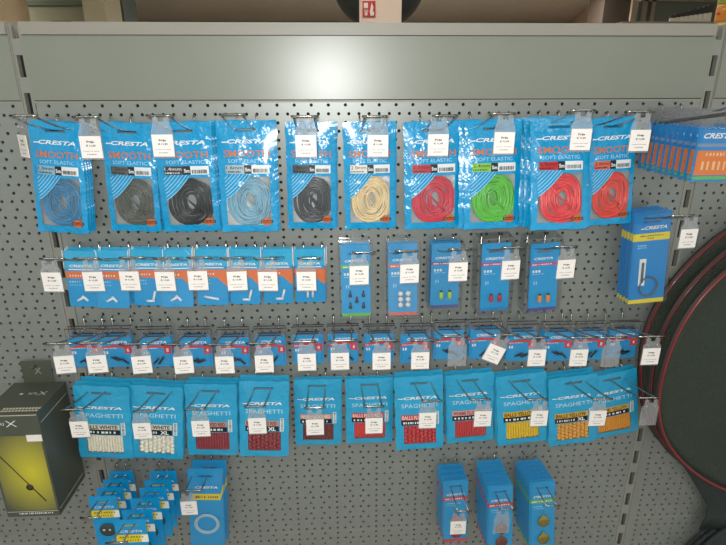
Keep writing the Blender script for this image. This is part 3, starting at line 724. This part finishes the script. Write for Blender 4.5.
A5 = [(88, 116, 496, .088), (96, 122.5, 487.5, .060), (102.5, 128, 479, .034), (108.5, 132.5, 471, .012)]
B5 = [(112, 146, 519.4, .16), (121, 152, 509.5, .132), (129.5, 159, 498, .10), (139, 166, 487.5, .07), (144, 171, 479.7, .042), (149.5, 176, 471, .014)]
nmA = ['foremost pack', 'second pack', 'third pack', 'rearmost pack']
nmB = ['foremost pack', 'second pack', 'third pack', 'fourth pack', 'fifth pack', 'rearmost pack']
for arr, nms, where in ((A5, nmA, 'beside the black box'), (B5, nmB, 'left of the white line ring')):
    tw = 0
    for k, (l, r, ty, d) in enumerate(arr):
        o = inst(pr5); T = at((l+r)/2, ty, d); w = (at(r, ty, d)-at(l, ty, d)).length
        o.location = (T.x, -d, T.z-.012); s_ = max(.9, min(1.1, w/.043)); o.scale = (s_, 1, 1)
        tag(o, '%s of the blue and yellow row %s' % (nms[k], where), 'tackle pack')
    T = at((arr[-1][0]+arr[-1][1])/2, arr[-1][2], arr[-1][3]); F = at((arr[0][0]+arr[0][1])/2, arr[0][2], arr[0][3])
    L = arr[0][3]+.045; hk = thing('display_hook'); hk.location = (T.x, 0, T.z-.0116); slope = (F.z-T.z)/(arr[0][3]-arr[-1][3]); sx_ = (F.x-T.x)/(arr[0][3]-arr[-1][3])
    for sx in (-.008, .008):
        w_ = MB(); w_.tube([(sx, .012, .022), (sx, -.004, .022), (sx, -.006, .018), (sx, -.007, .001), (sx+sx_*L*.5, -L*.5, slope*L*.5), (sx+sx_*L, -L, slope*L)], .0012, STEEL, 6); w_.build('prong', hk)
    w_ = MB(); w_.tube([(-.016+sx_*L, -L, slope*L), (.016+sx_*L, -L, slope*L)], .0014, STEEL, 6); w_.build('crossbar', hk)
    tag(hk, 'long chrome hook carrying the blue and yellow packs %s' % where, 'hook')
# single long pack with a ring of line
W, H, zt = .062, .175, .016
root, X, Z, yf = card_pack('line_pack', W, H, zt, CARD, slot=(.013, .004))
m = MB(); m.text('CRESTA', X(.18), Z(.235), W*.66, H*.026, WHITE, yf, .0006, .03, .4); m.build('brand_lettering', root)
m = MB(); m.poly([(X(.06), Z(.375)), (X(.90), Z(.375)), (X(.98), Z(.20)), (X(1), Z(.20)), (X(1), Z(.30)), (X(.96), Z(.305)), (X(.13), Z(.30))][0:2]+[(X(.96), Z(.30)), (X(.13), Z(.30))], YEL, yf, .0004); m.poly([(X(.93), Z(.30)), (X(.99), Z(.30)), (X(1), Z(.19)), (X(.985), Z(.19))], YEL, yf, .0004)
m.strokes(X(.2), Z(.352), W*.3, H*.025, 5, mat('brown_type', '#7a5a2a', .5), yf, .0007, 2); m.strokes(X(.56), Z(.352), W*.3, H*.025, 5, mat('brown_type', '#7a5a2a', .5), yf, .0007, 3); m.build('yellow_band', root)
m = MB()
for k in range(6): m.tube([(X(.50)+(.0175+.0009*k)*math.cos(a*PI/20), -.0028-.0003*(k % 3), Z(.66)+(.0165+.0009*k)*math.sin(a*PI/20)) for a in range(40)], .0009, mat('pale_line', '#a9c6d6', .3), 6, True)
m.build('line_coil', root)
shell(root, -.033, zt-H-.002, .033, zt+.002, .007)
root.matrix_world = pose(205, 468.5, 208.5, 549, .035, .175, .016, W); tag(root, 'long blue pack with yellow band and a ring of pale line', 'line pack')
for k in (1,):
    b = dup(root); b.matrix_world = Matrix.Translation((.003, .02, .002)) @ root.matrix_world; tag(b, 'spare blue pack right behind the pack with the ring of pale line', 'line pack')
zz = root.matrix_world.translation.z; hx = snap(at(190, 504, .1).x)
HK5 = make_hook(.085, .012, .0165)
hook(HK5, hx+.0, zz, 'short chrome hook carrying the pack with the ring of line'); holder(190.5, 516.5, .086, 'price tag beside the ring of pale line', zt=zz+.0105)

# feeder packs
def feeder_pack(band, foot, c1, kind):
    W, H, zt = .047, .145, .014
    root, X, Z, yf = card_pack('feeder_pack', W, H, zt, CARD, slot=(.012, .0035))
    m = MB(); m.text('CRESTA', X(.14), Z(.235), W*.72, H*.030, WHITE, yf, .0006, .03, .4); m.build('brand_lettering', root)
    m = MB(); m.rect(X(0), Z(.315), X(1), Z(.26), band, yf, .0003, 1); m.strokes(X(.1), Z(.30), W*.8, H*.018, 9, WHITE, yf, .0006, 2); m.rect(X(0), Z(1), X(1), Z(.955), foot, yf, .0003, 1); m.build('colour_bands', root)
    m = MB(); m.strokes(X(.14), Z(.37), W*.6, H*.014, 10, PALEB, yf, .0006, 5); m.strokes(X(.2), Z(.40), W*.4, H*.012, 6, PALEB, yf, .0006, 7); m.build('small_print', root)
    fm = mat('feeder_'+kind, c1, .18, .8)
    for v in ((.58, .84) if kind == 'gold' else (.64, .84)):
        m = MB(); r = .0112; pr_ = [(r*math.sin(PI*k/10)+.0001, -r*math.cos(PI*k/10)) for k in range(9)]+[(r*.25, r*1.15), (.0008, r*1.5)]
        m.lathe(pr_, fm, (X(.55), 0, Z(v)), 18); m.v = [(a, b*.27-.0038, c) for a, b, c in m.v]; m.tube([(X(.55), -.004, Z(v)+r*1.4), (X(.55)+.001, -.004, Z(v)+r*1.9)], .0007, STEEL, 5); m.build('feeder', root)
    shell(root, -.0245, zt-H-.001, .0245, zt+.004, .0078)
    return root
FD = [(443, 468, 480, 441.5, 467.5, 541, .045, REDP, REDP, '#b5473c', 'copper', 'red banded feeder pack with a price tag over it', 3, (436, 462, 464)),
      (487, 513, 485, 486, 513, 551, .062, REDP, REDP, '#8d5340', 'bronze', 'red banded feeder pack behind the empty price holder', 6, None),
      (528.5, 555.5, 481, 527, 556, 548, .060, GRNP, GRNP, '#a99a4a', 'gold', 'green banded feeder pack with gold feeders', 6, None)]
rear = [(450, 464), (489, 460), (528, 460)]
for i, (tl, tr, ty, bl, br, by, d, band, foot, c1, kind, lab, n, _) in enumerate(FD):
    pr = feeder_pack(band, foot, c1, kind); M = pose((tl+tr)/2, ty, (bl+br)/2, by, d, .145, .014, .047)
    o = inst(pr); o.matrix_world = M; tag(o, lab, 'feeder pack'); R = at(rear[i][0], rear[i][1], .010)
    dx = R.x-at((tl+tr)/2, ty, d).x; dz = R.z-at((tl+tr)/2, ty, d).z
    for k in range(n):
        t = (k+1)/n; b = dup(o); b.matrix_world = Matrix.Translation((dx*t, (d-.010)*t, dz*t)) @ M; tag(b, 'pack hanging behind the '+lab, 'feeder pack', 'spare packs behind the '+lab)
    tx = [(459, 512.5), (503, 511), (541, 505)][i]; zz = M.translation.z
    hk = thing('display_hook'); hk.location = (M.translation.x+dx*.8, 0, zz+dz)
    for sx in (-.009, .009):
        w_ = MB(); w_.tube([(sx, .012, .022), (sx, -.004, .022), (sx, -.006, .018), (sx, -.007, .001), (sx-dx*.8, -d, -dz), (sx-dx*.9, -.105, -dz)], .0011, STEEL, 6); w_.build('prong', hk)
    w_ = MB(); w_.tube([(-.015-dx*.9, -.105, -dz), (.015-dx*.9, -.105, -dz)], .0013, STEEL, 6); w_.build('crossbar', hk); tag(hk, 'chrome hook carrying the '+lab, 'hook')
    if i < 2: holder(tx[0], tx[1], .106, ['price tag hanging over the copper feeder pack', 'empty clear price holder over the bronze feeder pack'][i], empty=(i == 1), zt=zz-.001)

# ------------------------------------------------------------------ black box with yellow artwork
BX = mat('hazed_black_box', '#50554a', .45, coat=.1)  # black lifted to grey-green, haze mixed into the colour
root = thing('tackle_box')
FR = .10
bl = at(8, 517, FR); br_ = at(61, 517, FR); tr_ = at(33, 416, FR); W = br_.x-bl.x; H = tr_.z-br_.z; x0, z0 = bl.x, bl.z
root.location = (x0, 0, z0)
m = MB(); m.box((0, -FR, 0), (W, -.006, H), BX); m.build('carton', root)
yf = lambda x, z: -FR
# artwork: radial yellow picture printed on the front
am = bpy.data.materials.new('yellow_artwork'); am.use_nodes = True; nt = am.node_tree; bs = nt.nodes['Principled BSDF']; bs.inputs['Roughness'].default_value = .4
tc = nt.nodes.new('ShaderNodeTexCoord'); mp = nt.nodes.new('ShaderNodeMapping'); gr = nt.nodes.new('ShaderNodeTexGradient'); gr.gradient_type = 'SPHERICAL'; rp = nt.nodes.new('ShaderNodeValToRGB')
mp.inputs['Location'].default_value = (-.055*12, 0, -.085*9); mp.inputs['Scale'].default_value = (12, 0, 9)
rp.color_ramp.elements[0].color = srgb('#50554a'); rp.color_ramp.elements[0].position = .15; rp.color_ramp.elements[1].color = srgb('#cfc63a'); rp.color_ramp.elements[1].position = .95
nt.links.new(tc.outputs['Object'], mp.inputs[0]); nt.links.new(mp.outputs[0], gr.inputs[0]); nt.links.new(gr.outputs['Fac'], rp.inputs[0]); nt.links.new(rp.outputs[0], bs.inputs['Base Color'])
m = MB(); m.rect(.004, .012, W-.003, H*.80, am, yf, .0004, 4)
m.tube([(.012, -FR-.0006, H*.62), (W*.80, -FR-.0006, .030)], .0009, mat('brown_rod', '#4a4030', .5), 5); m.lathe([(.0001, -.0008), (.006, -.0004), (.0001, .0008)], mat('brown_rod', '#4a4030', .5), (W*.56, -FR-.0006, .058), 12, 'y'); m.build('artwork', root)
m = MB(); LN = mat('cream_line', '#d3d0b8', .5)
m.rect(.002, H*.985, W-.001, H*.992, LN, yf, .0006, 1); m.rect(.002, .0095, W-.002, .0105, LN, yf, .0006, 1)
m.text('MATRI', W*.02, H*.900, .030, .005, WHITE, yf, .0006, .0); m.text('X', W*.02+.032, H*.885, .017, .011, WHITE, yf, .0006, -.01)
m.build('front_lettering', root); m = MB(); m.strokes(.020, .0045, .055, .003, 18, WHITE, yf, .0006, 8); m.build('small_print', root)
m = MB()
def topq(xa, ya, xb, yb, mt): m.add([(xa, ya, H+.0004), (xb, ya, H+.0004), (xb, yb, H+.0004), (xa, yb, H+.0004)], [(0, 1, 2, 3)], mt)
def toptext(s, xa, ya, w, h, mt, bold=.02):
    vs, fs = glyphs(s, bold); m.add([(xa+u*w, ya+v*h, H+.0006) for u, v in vs], fs, mt)
toptext('MATRI', W*.50, -.046, .014, .006, WHITE, .0); toptext('X', W*.50+.0155, -.048, .014, .011, WHITE, -.01); topq(W*.34, -.045, W*.40, -.041, WHITE)
for k in range(12): topq(.026+k*.0048, -.088, .026+k*.0048+.0035, -.083, LN); topq(.022+k*.005, -.094, .022+k*.005+.0040, -.090, LN)
m.build('top_print', root)
m = MB()
def sidep(pts, mt): m.add([(W+.0005, y, z) for y, z in pts], [tuple(range(len(pts)))], mt)
sidep([(-.096, H-.018), (-.012, H-.018), (-.012, H-.0192), (-.096, H-.0192)], LN); sidep([(-.097, .012), (-.012, .012), (-.012, .0108), (-.097, .0108)], LN)
sidep([(-.055, .012), (-.054, .012), (-.050, H-.02), (-.051, H-.02)], mat('olive_line', '#5a5f50', .5)); m.build('side_print', root)
m = MB(); m.box((W*.72, -FR-.0010, H*.745), (W*1.0-.0005, -FR-.0002, H*.805), PAPER); m.build('price_sticker', root)
m = MB(); m.box((W*.20, -.0062, H), (W*.78, -.0052, H+.040), BX); m.text('X', W*.44, H+.016, .012, .012, mat('grey_print', '#8f9386', .5), lambda x, z: -.0062, .0004); m.build('hanging_tab', root)
tag(root, 'black box with glowing yellow artwork hanging beside the carded packs', 'box')
m = MB()
hb = thing('box_hook'); hb.location = (x0+W*.49, 0, z0+H+.030); m.tube([(0, .012, .004), (0, -.004, .004), (0, -.012, 0), (0, -.020, .006)], .0016, STEEL, 6); m.build('prong', hb); tag(hb, 'short metal hook from which the black box hangs', 'hook')
# tall clear strut with small white logo beside the box
m = MB(); 
# ------------------------------------------------------------------ folded keepnets at the right
NET = mat('dark_green_netting', '#333d33', .85, noise=.45, bump=.6, scale=260)
NET2 = mat('dark_slate_netting', '#343b3b', .85, noise=.4, bump=.6, scale=240)
RIM = mat('brown_rim_tape', '#3a2e2b', .6)
PIPE = mat('red_piping', '#8c2530', .3, coat=.5)
def keepnet(cx, cz, R, deps, name, label, net, piping=True, seed=1):
    root = thing(name); root.location = (cx, 0, cz); n = 96
    def wob(a, k): return R*(1+.012*math.sin(3*a+k*1.3+seed)+.006*math.sin(7*a+k))
    for k, d in enumerate(deps):
        m = MB(); P = [(wob(2*PI*i/n, k)*math.cos(2*PI*i/n), -d, wob(2*PI*i/n, k)*math.sin(2*PI*i/n)*1.02) for i in range(n)]
        m.tube(P, .0045, RIM if piping else net, 8, True); rg = m.build('ring', root)
        if piping:
            m = MB(); m.tube([(p[0]*.998, p[1]-.0042, p[2]*.998) for p in P], [.0016, .0011, .0019][k], PIPE, 6, True); m.build('piping', rg)
    m = MB(); prof = [(.0, deps[0]+.0), ]
    rows = []
    for k in range(len(deps)-1):
        rows += [(1.0, deps[k], k), (.965, deps[k]*.6+deps[k+1]*.4, k), (.975, deps[k]*.3+deps[k+1]*.7, k)]
    rows.append((1.0, deps[-1], len(deps)-1)); front = [(.93, deps[-1]-.006), (.80, deps[-1]-.012), (.6, deps[-1]-.004), (.4, deps[-1]-.010), (.2, deps[-1]-.006), (.02, deps[-1]-.006)]
    rows += [(a, b, len(deps)-1) for a, b in front]; vs = []; fs = []
    for j, (q, d, k) in enumerate(rows):
        for i in range(n):
            a = 2*PI*i/n; rr = wob(a, k)*q; fold = .0035*math.sin(a*9+q*20)*(1 if q < .99 else 0); vs.append((rr*math.cos(a), -d-fold, rr*math.sin(a)*1.02))
    for j in range(len(rows)-1):
        for i in range(n): fs.append((j*n+i, j*n+(i+1) % n, (j+1)*n+(i+1) % n, (j+1)*n+i))
    fs.append(tuple((len(rows)-1)*n+i for i in range(n))); m.add(vs, fs, net, True); m.build('netting', root)
    tag(root, label, 'keepnet'); return root
c1 = at(788, 353, .03); keepnet(c1.x, c1.z, .256, (.014, .050, .082), 'keepnet', 'round dark green keepnet with red piped rings hanging at the right edge', NET)
kn = [o for o in bpy.data.objects if o.name == 'keepnet'][0]
m = MB(); px = [(664, 446), (681, 463), (693, 482), (702, 497), (708, 508), (707, 519), (700, 532)]; vs = []; nx = 28
for j, (a, b) in enumerate(px):
    L_ = at(a+1, b, .030); 
    for i in range(nx+1):
        x = L_.x+(1.42-L_.x)*i/nx; vs.append((x-kn.location.x, -.022-.012*(1-math.cos(min(1, i/6)*PI))/2-.004*math.sin(i*1.1+j*.4), L_.z-kn.location.z-.01*i/nx))
m.add(vs, [(j*(nx+1)+i, (j+1)*(nx+1)+i, (j+1)*(nx+1)+i+1, j*(nx+1)+i+1) for j in range(len(px)-1) for i in range(nx)], NET2, True)
nb = m.build('hanging_net', kn); so = nb.modifiers.new('thickness', 'SOLIDIFY'); so.thickness = .002
c2 = at(788, 593, .04); keepnet(c2.x, c2.z, .240, (.010, .024, .038), 'keepnet', 'plain dark keepnet half hidden below the red rimmed net', NET2, False, 4)
for q, cc, zt3 in ((0, c1, .256), (1, c2, .240)):
    hk = thing('wall_peg'); hk.location = (cc.x, 0, cc.z+zt3*1.02-.010-.0062); m = MB(); m.tube([(0, .012, 0), (0, -.095, .0), (0, -.102, .012)], .003, STEEL, 8); m.build('peg', hk); tag(hk, ['steel peg from which the red rimmed net hangs', 'steel peg from which the plain dark net hangs'][q], 'peg')

# ------------------------------------------------------------------ the shop behind
def far(px, py, y): return at(px, py, -y)
CEIL = 2.82
WALLM = mat('far_wall_paint', '#b3a28e', .8); CEILM = mat('ceiling_tile', '#c9c0b2', .85, noise=.05, scale=2)
m = MB(); m.box((-9, -4, -.05), (10, 12.1, 0), mat('floor_tile', '#b5b0a6', .5, noise=.08, scale=3)); tag(m.build('floor'), kind='structure')
m = MB(); m.box((-9, -4, CEIL), (10, 12.1, CEIL+.05), CEILM); tag(m.build('ceiling'), kind='structure')
m = MB(); m.box((-9, 12, 0), (10, 12.1, CEIL), WALLM); tag(m.build('wall_far'), kind='structure')
m = MB(); m.box((-9.1, -4, 0), (-9, 12.1, CEIL), WALLM); tag(m.build('wall_side'), kind='structure')
# joints of the far wall and its panels
nn = 7
for px in (190, 290, 440, 522):
    p = far(px, 15, 11.98); m = MB(); m.box((p.x-.03, 11.97, 0), (p.x+.03, 12.0, CEIL-.1), mat('joint_brown', '#5d5347', .8)); tag(m.build('trim_%d' % nn), kind='structure'); nn += 1
m = MB(); a = far(107, 10, 11.9); b = far(568, 10, 11.9); m.box((a.x, 11.86, CEIL-.10), (b.x, 12.0, CEIL), mat('dark_beam', '#3b3a2c', .8)); tag(m.build('trim_%d' % nn), kind='structure'); nn += 1
def column(px0, px1, y, c, name, label=None, depth=.5, cat='column', ztop=None):
    a = far(px0, 15, y); b = far(px1, 15, y); m = MB(); m.box((a.x, y, 0), (b.x, y+depth, ztop or CEIL-.002), mat('paint_'+c[1:], c, .8)); o = m.build(name)
    if label: tag(o, label, cat)
    else: tag(o, kind='structure')
    return o
column(-60, 5, 5.5, '#b5a184', 'trim_34'); column(84, 106, 6.0, '#a39a82', 'trim_30'); column(107, 124, 6.6, '#58605a', 'trim_31')
a = far(5, 5.5, 7); b = far(84, 5.5, 7)
m = MB(); m.box((a.x-.3, 7, 0), (b.x+.1, 7.6, a.z), mat('olive_cupboard', '#7c7c64', .7)); m.box((a.x-.3, 6.97, a.z), (b.x+.1, 7.6, a.z+.05), mat('olive_edge', '#54604e', .7)); m.box((a.x-.3, 7.0, a.z+.05), (b.x+.1, 7.6, CEIL-.01), mat('olive_top', '#6a6f5a', .7))
tag(m.build('cupboard'), 'tall olive cupboard between the two cream piers', 'cupboard')
column(603, 631, 7.5, '#4a3e34', 'trim_32'); column(631, 641, 7.45, '#a08e7c', 'trim_33')
a = far(568, 15, 11.95); b = far(601, 15, 8.0)
m = MB(); m.add([(a.x, a.y, 0), (b.x, b.y, 0), (b.x, b.y, CEIL-.002), (a.x, a.y, CEIL-.002), (a.x+.1, a.y, 0), (b.x+.1, b.y, 0), (b.x+.1, b.y, CEIL-.002), (a.x+.1, a.y, CEIL-.002)], [(0, 1, 2, 3), (4, 7, 6, 5), (0, 3, 7, 4), (1, 5, 6, 2), (3, 2, 6, 7)], mat('pale_wall', '#c4a488', .8)); tag(m.build('trim_35'), kind='structure')
# window to the right
wy = 6.0; a = far(641, 4, wy); b = far(726, 4, wy)
m = MB(); FRM = mat('window_frame_brown', '#6b6152', .6); GL = mat('window_glass_dusk', '#4e5246', .15)
m.box((a.x, wy+.05, .9), (b.x+1, wy+.07, CEIL-.15), GL); w1 = tag(m.build('window_1'), kind='structure')
m = MB()
for px in (645, 653): q = far(px, 10, wy); m.box((q.x-.02, wy, .9), (q.x+.025, wy+.05, CEIL-.1), FRM)
q = far(690, 1.5, wy); m.box((a.x, wy, q.z), (b.x+1, wy+.05, q.z+.05), FRM); m.build('window_frame', w1)
# the next gondola with its crest of small packets
g = thing('shelf_bay'); gp = far(705, 22, 2.2); g.location = (gp.x, 2.2, 0)
m = MB(); m.box((-.45, 0, 0), (1.2, .5, gp.z-.02), mat('brown_grey_bay', '#5b544a', .6)); m.build('body', g); m = MB(); m.box((-.45, -.02, gp.z-.02), (1.2, .5, gp.z), mat('bay_top', '#7c7468', .6)); m.build('top_shelf', g); tag(g, 'brown grey shelf bay standing behind the header at the right', 'shelf')
for k in range(9):
    px = 678+k*4.6; q = far(px, 23.5, 2.15); h = .035+k*.006; m = MB()
    m.box((-.011, -.01, 0), (.011, .004, h*.55), mat('pale_packet', '#cfc4b2', .6)); m.box((-.013, -.012, h*.55), (.013, .006, h), mat('dark_packet_top', '#2a241e', .6)); o = m.build('packet'); o.location = (q.x, 2.215, gp.z)
    tag(o, 'small pale packet with dark top standing on the far shelf', 'packet', 'packets in a row on the far shelf')
tn = thing('food_tub'); q = far(732, 24, .30); q0 = far(722, 24, .30); h = .06
tn.location = (q.x+.004, .30, Z0+.008); m = MB(); GN = mat('tub_green', '#9fae4a', .5); OG = mat('tub_orange', '#e08a34', .5); YG = mat('tub_yellow', '#d9cf86', .5)
m.lathe([(.028, 0), (.032, .004), (.034, .045)], YG, n=24); m.build('base', tn); m = MB(); m.lathe([(.0345, .030), (.0350, .034), (.0352, .058), (.0348, .062)], OG, n=24); m.build('orange_label', tn); m = MB(); m.lathe([(.034, .062), (.0355, .066), (.0360, .10), (.034, .104)], GN, n=24); m.build('green_lid', tn)
m = MB()
for k in range(9): an = PI+.35*k; m.lathe([(.001, -.003), (.005, 0), (.001, .003)], mat('tub_fruit', '#e9c03a', .5) if k % 2 else mat('tub_fruit_red', '#cf5a2a', .5), (.0355*math.cos(an), .0355*math.sin(an), .046+.006*(k % 3)), 8)
m.build('fruit_print', tn); tag(tn, 'colourful green and orange tub standing behind the header at the right corner', 'tub')
st_ = thing('tub_ledge'); st_.location = (q.x, .3, 0); m = MB(); m.box((-.12, -.08, Z0-.007), (.3, .1, Z0+.008), LIPM); m.build('board', st_); m = MB(); m.box((-.10, .02, 0), (-.06, .06, Z0-.007), UPM); m.box((.24, .02, 0), (.28, .06, Z0-.007), UPM); m.build('post', st_); tag(st_, 'grey ledge behind the header carrying the colourful tub', 'shelf')
# white sign column with the fire sign, round dark casing behind
y = 3.0; a = far(361, 12, y); b = far(401.5, 12, y)
sgn = thing('sign_column'); sgn.location = ((a.x+b.x)/2, y, 0); w = (b.x-a.x)/2
m = MB(); m.box((-w, 0, 0), (w, .25, CEIL-.003), mat('cream_panel', '#e9d2c2', .6)); m.build('column', sgn); tag(sgn, 'cream white column rising behind the middle of the header', 'column')
s0 = far(362.5, 17, y-.01); s1 = far(375.5, 1, y-.01); m = MB(); RS = mat('sign_red', '#c4232b', .5); cx = s0.x; cz = s0.z; sw, sh = s1.x-s0.x, s1.z-s0.z
fs_ = thing('fire_sign'); fs_.location = (cx, y-.012, cz); m.box((0, 0, 0), (sw, .010, sh), RS); m.build('plate', fs_)
m = MB(); WS = mat('sign_white', '#f0e6e0', .5); g_ = lambda x, z: 0.0
m.rect(sw*.10, sh*.56, sw*.42, sh*.88, WS, g_, .001, 1); m.rect(sw*.18, sh*.10, sw*.38, sh*.46, WS, g_, .001, 1); m.rect(sw*.12, sh*.34, sw*.44, sh*.42, WS, g_, .001, 1)
m.poly([(sw*.62, sh*.08), (sw*.86, sh*.10), (sw*.90, sh*.36), (sw*.78, sh*.30), (sw*.84, sh*.62), (sw*.70, sh*.90), (sw*.62, sh*.55), (sw*.56, sh*.34)], WS, g_, .001); m.build('pictogram', fs_)
tag(fs_, 'small red fire sign with white pictograms on the cream column', 'sign')
c = far(379, -22, y+.4); m = MB(); R_ = (far(421, 0, y+.4).x-far(337, 0, y+.4).x)/2*1.12
dk = thing('round_casing'); dk.location = (c.x, y+.4, c.z)
m.lathe([(.02, -.10), (R_*.8, -.10), (R_*.97, -.06), (R_, 0), (R_*.97, .06), (.02, .08)], mat('casing_dark', '#1f211d', .5), n=48, axis='y'); m.build('casing', dk)
m = MB(); m.box((-.03, .085, -(c.z-0)), (.03, .13, .2), mat('casing_dark', '#1f211d', .5)); m.build('post', dk); tag(dk, 'large round dark casing behind the cream column', 'fan')
a = far(27+30, 20, 2.0)
m = MB(); m.box((0, 0, 0), (.062, .03, .006), mat('dark_bracket', '#33331f', .6)); o = m.build('bracket'); q = far(56, 20.5, .05); o.location = (q.x, .035, Z0+.0066); o.scale = (.42, .6, .8); tag(o, 'small dark bracket lying on top of the header', 'bracket')

# ------------------------------------------------------------------ light
def lamp(name, loc, sx, sy, e, c=(1, .97, .9)):
    m = MB(); em = mat('tube_light_%d' % int(e*10), (1, .96, .88), .5, emit=e); m.box((-sx/2, -sy/2, -.02), (sx/2, sy/2, 0), em)
    root = thing(name); root.location = loc; m.build('diffuser', root); return root
for k, (x, yy) in enumerate(((-1.2, -1.6), (1.8, -1.6), (.3, -3.2), (-1.5, 3.5), (2.5, 3.5), (.2, 6.5), (3.4, 7.4), (-4.5, 6.5), (.6, 1.7))):  # the last one is an unseen fill lamp added to brighten the cream column
    l = lamp('ceiling_or_fill_light', (x, yy, CEIL-.001), 1.2, .30, 9 if yy < 0 else (42 if yy > 2 else 16)); tag(l, 'long white ceiling light or added fill light above the shop floor', 'ceiling light', 'ceiling lights')
fl = bpy.data.lights.new('phone_flash', 'POINT'); fl.energy = 15; fl.shadow_soft_size = .012; fl.color = (1, 1, .97)
fo = bpy.data.objects.new('phone_flash', fl); fo.location = CAM + up*.012 - rt*.012; col.objects.link(fo)
w = bpy.data.worlds.new('world'); sc.world = w; w.use_nodes = True; bg = w.node_tree.nodes['Background']; bg.inputs[0].default_value = (.95, 1, .95, 1); bg.inputs[1].default_value = .62
sc.cycles.transparent_max_bounces = 40
sc.view_settings.view_transform = 'Standard'; sc.view_settings.look = 'None'; sc.view_settings.exposure = 0; sc.view_settings.gamma = 1; sc.view_settings.use_curve_mapping = False
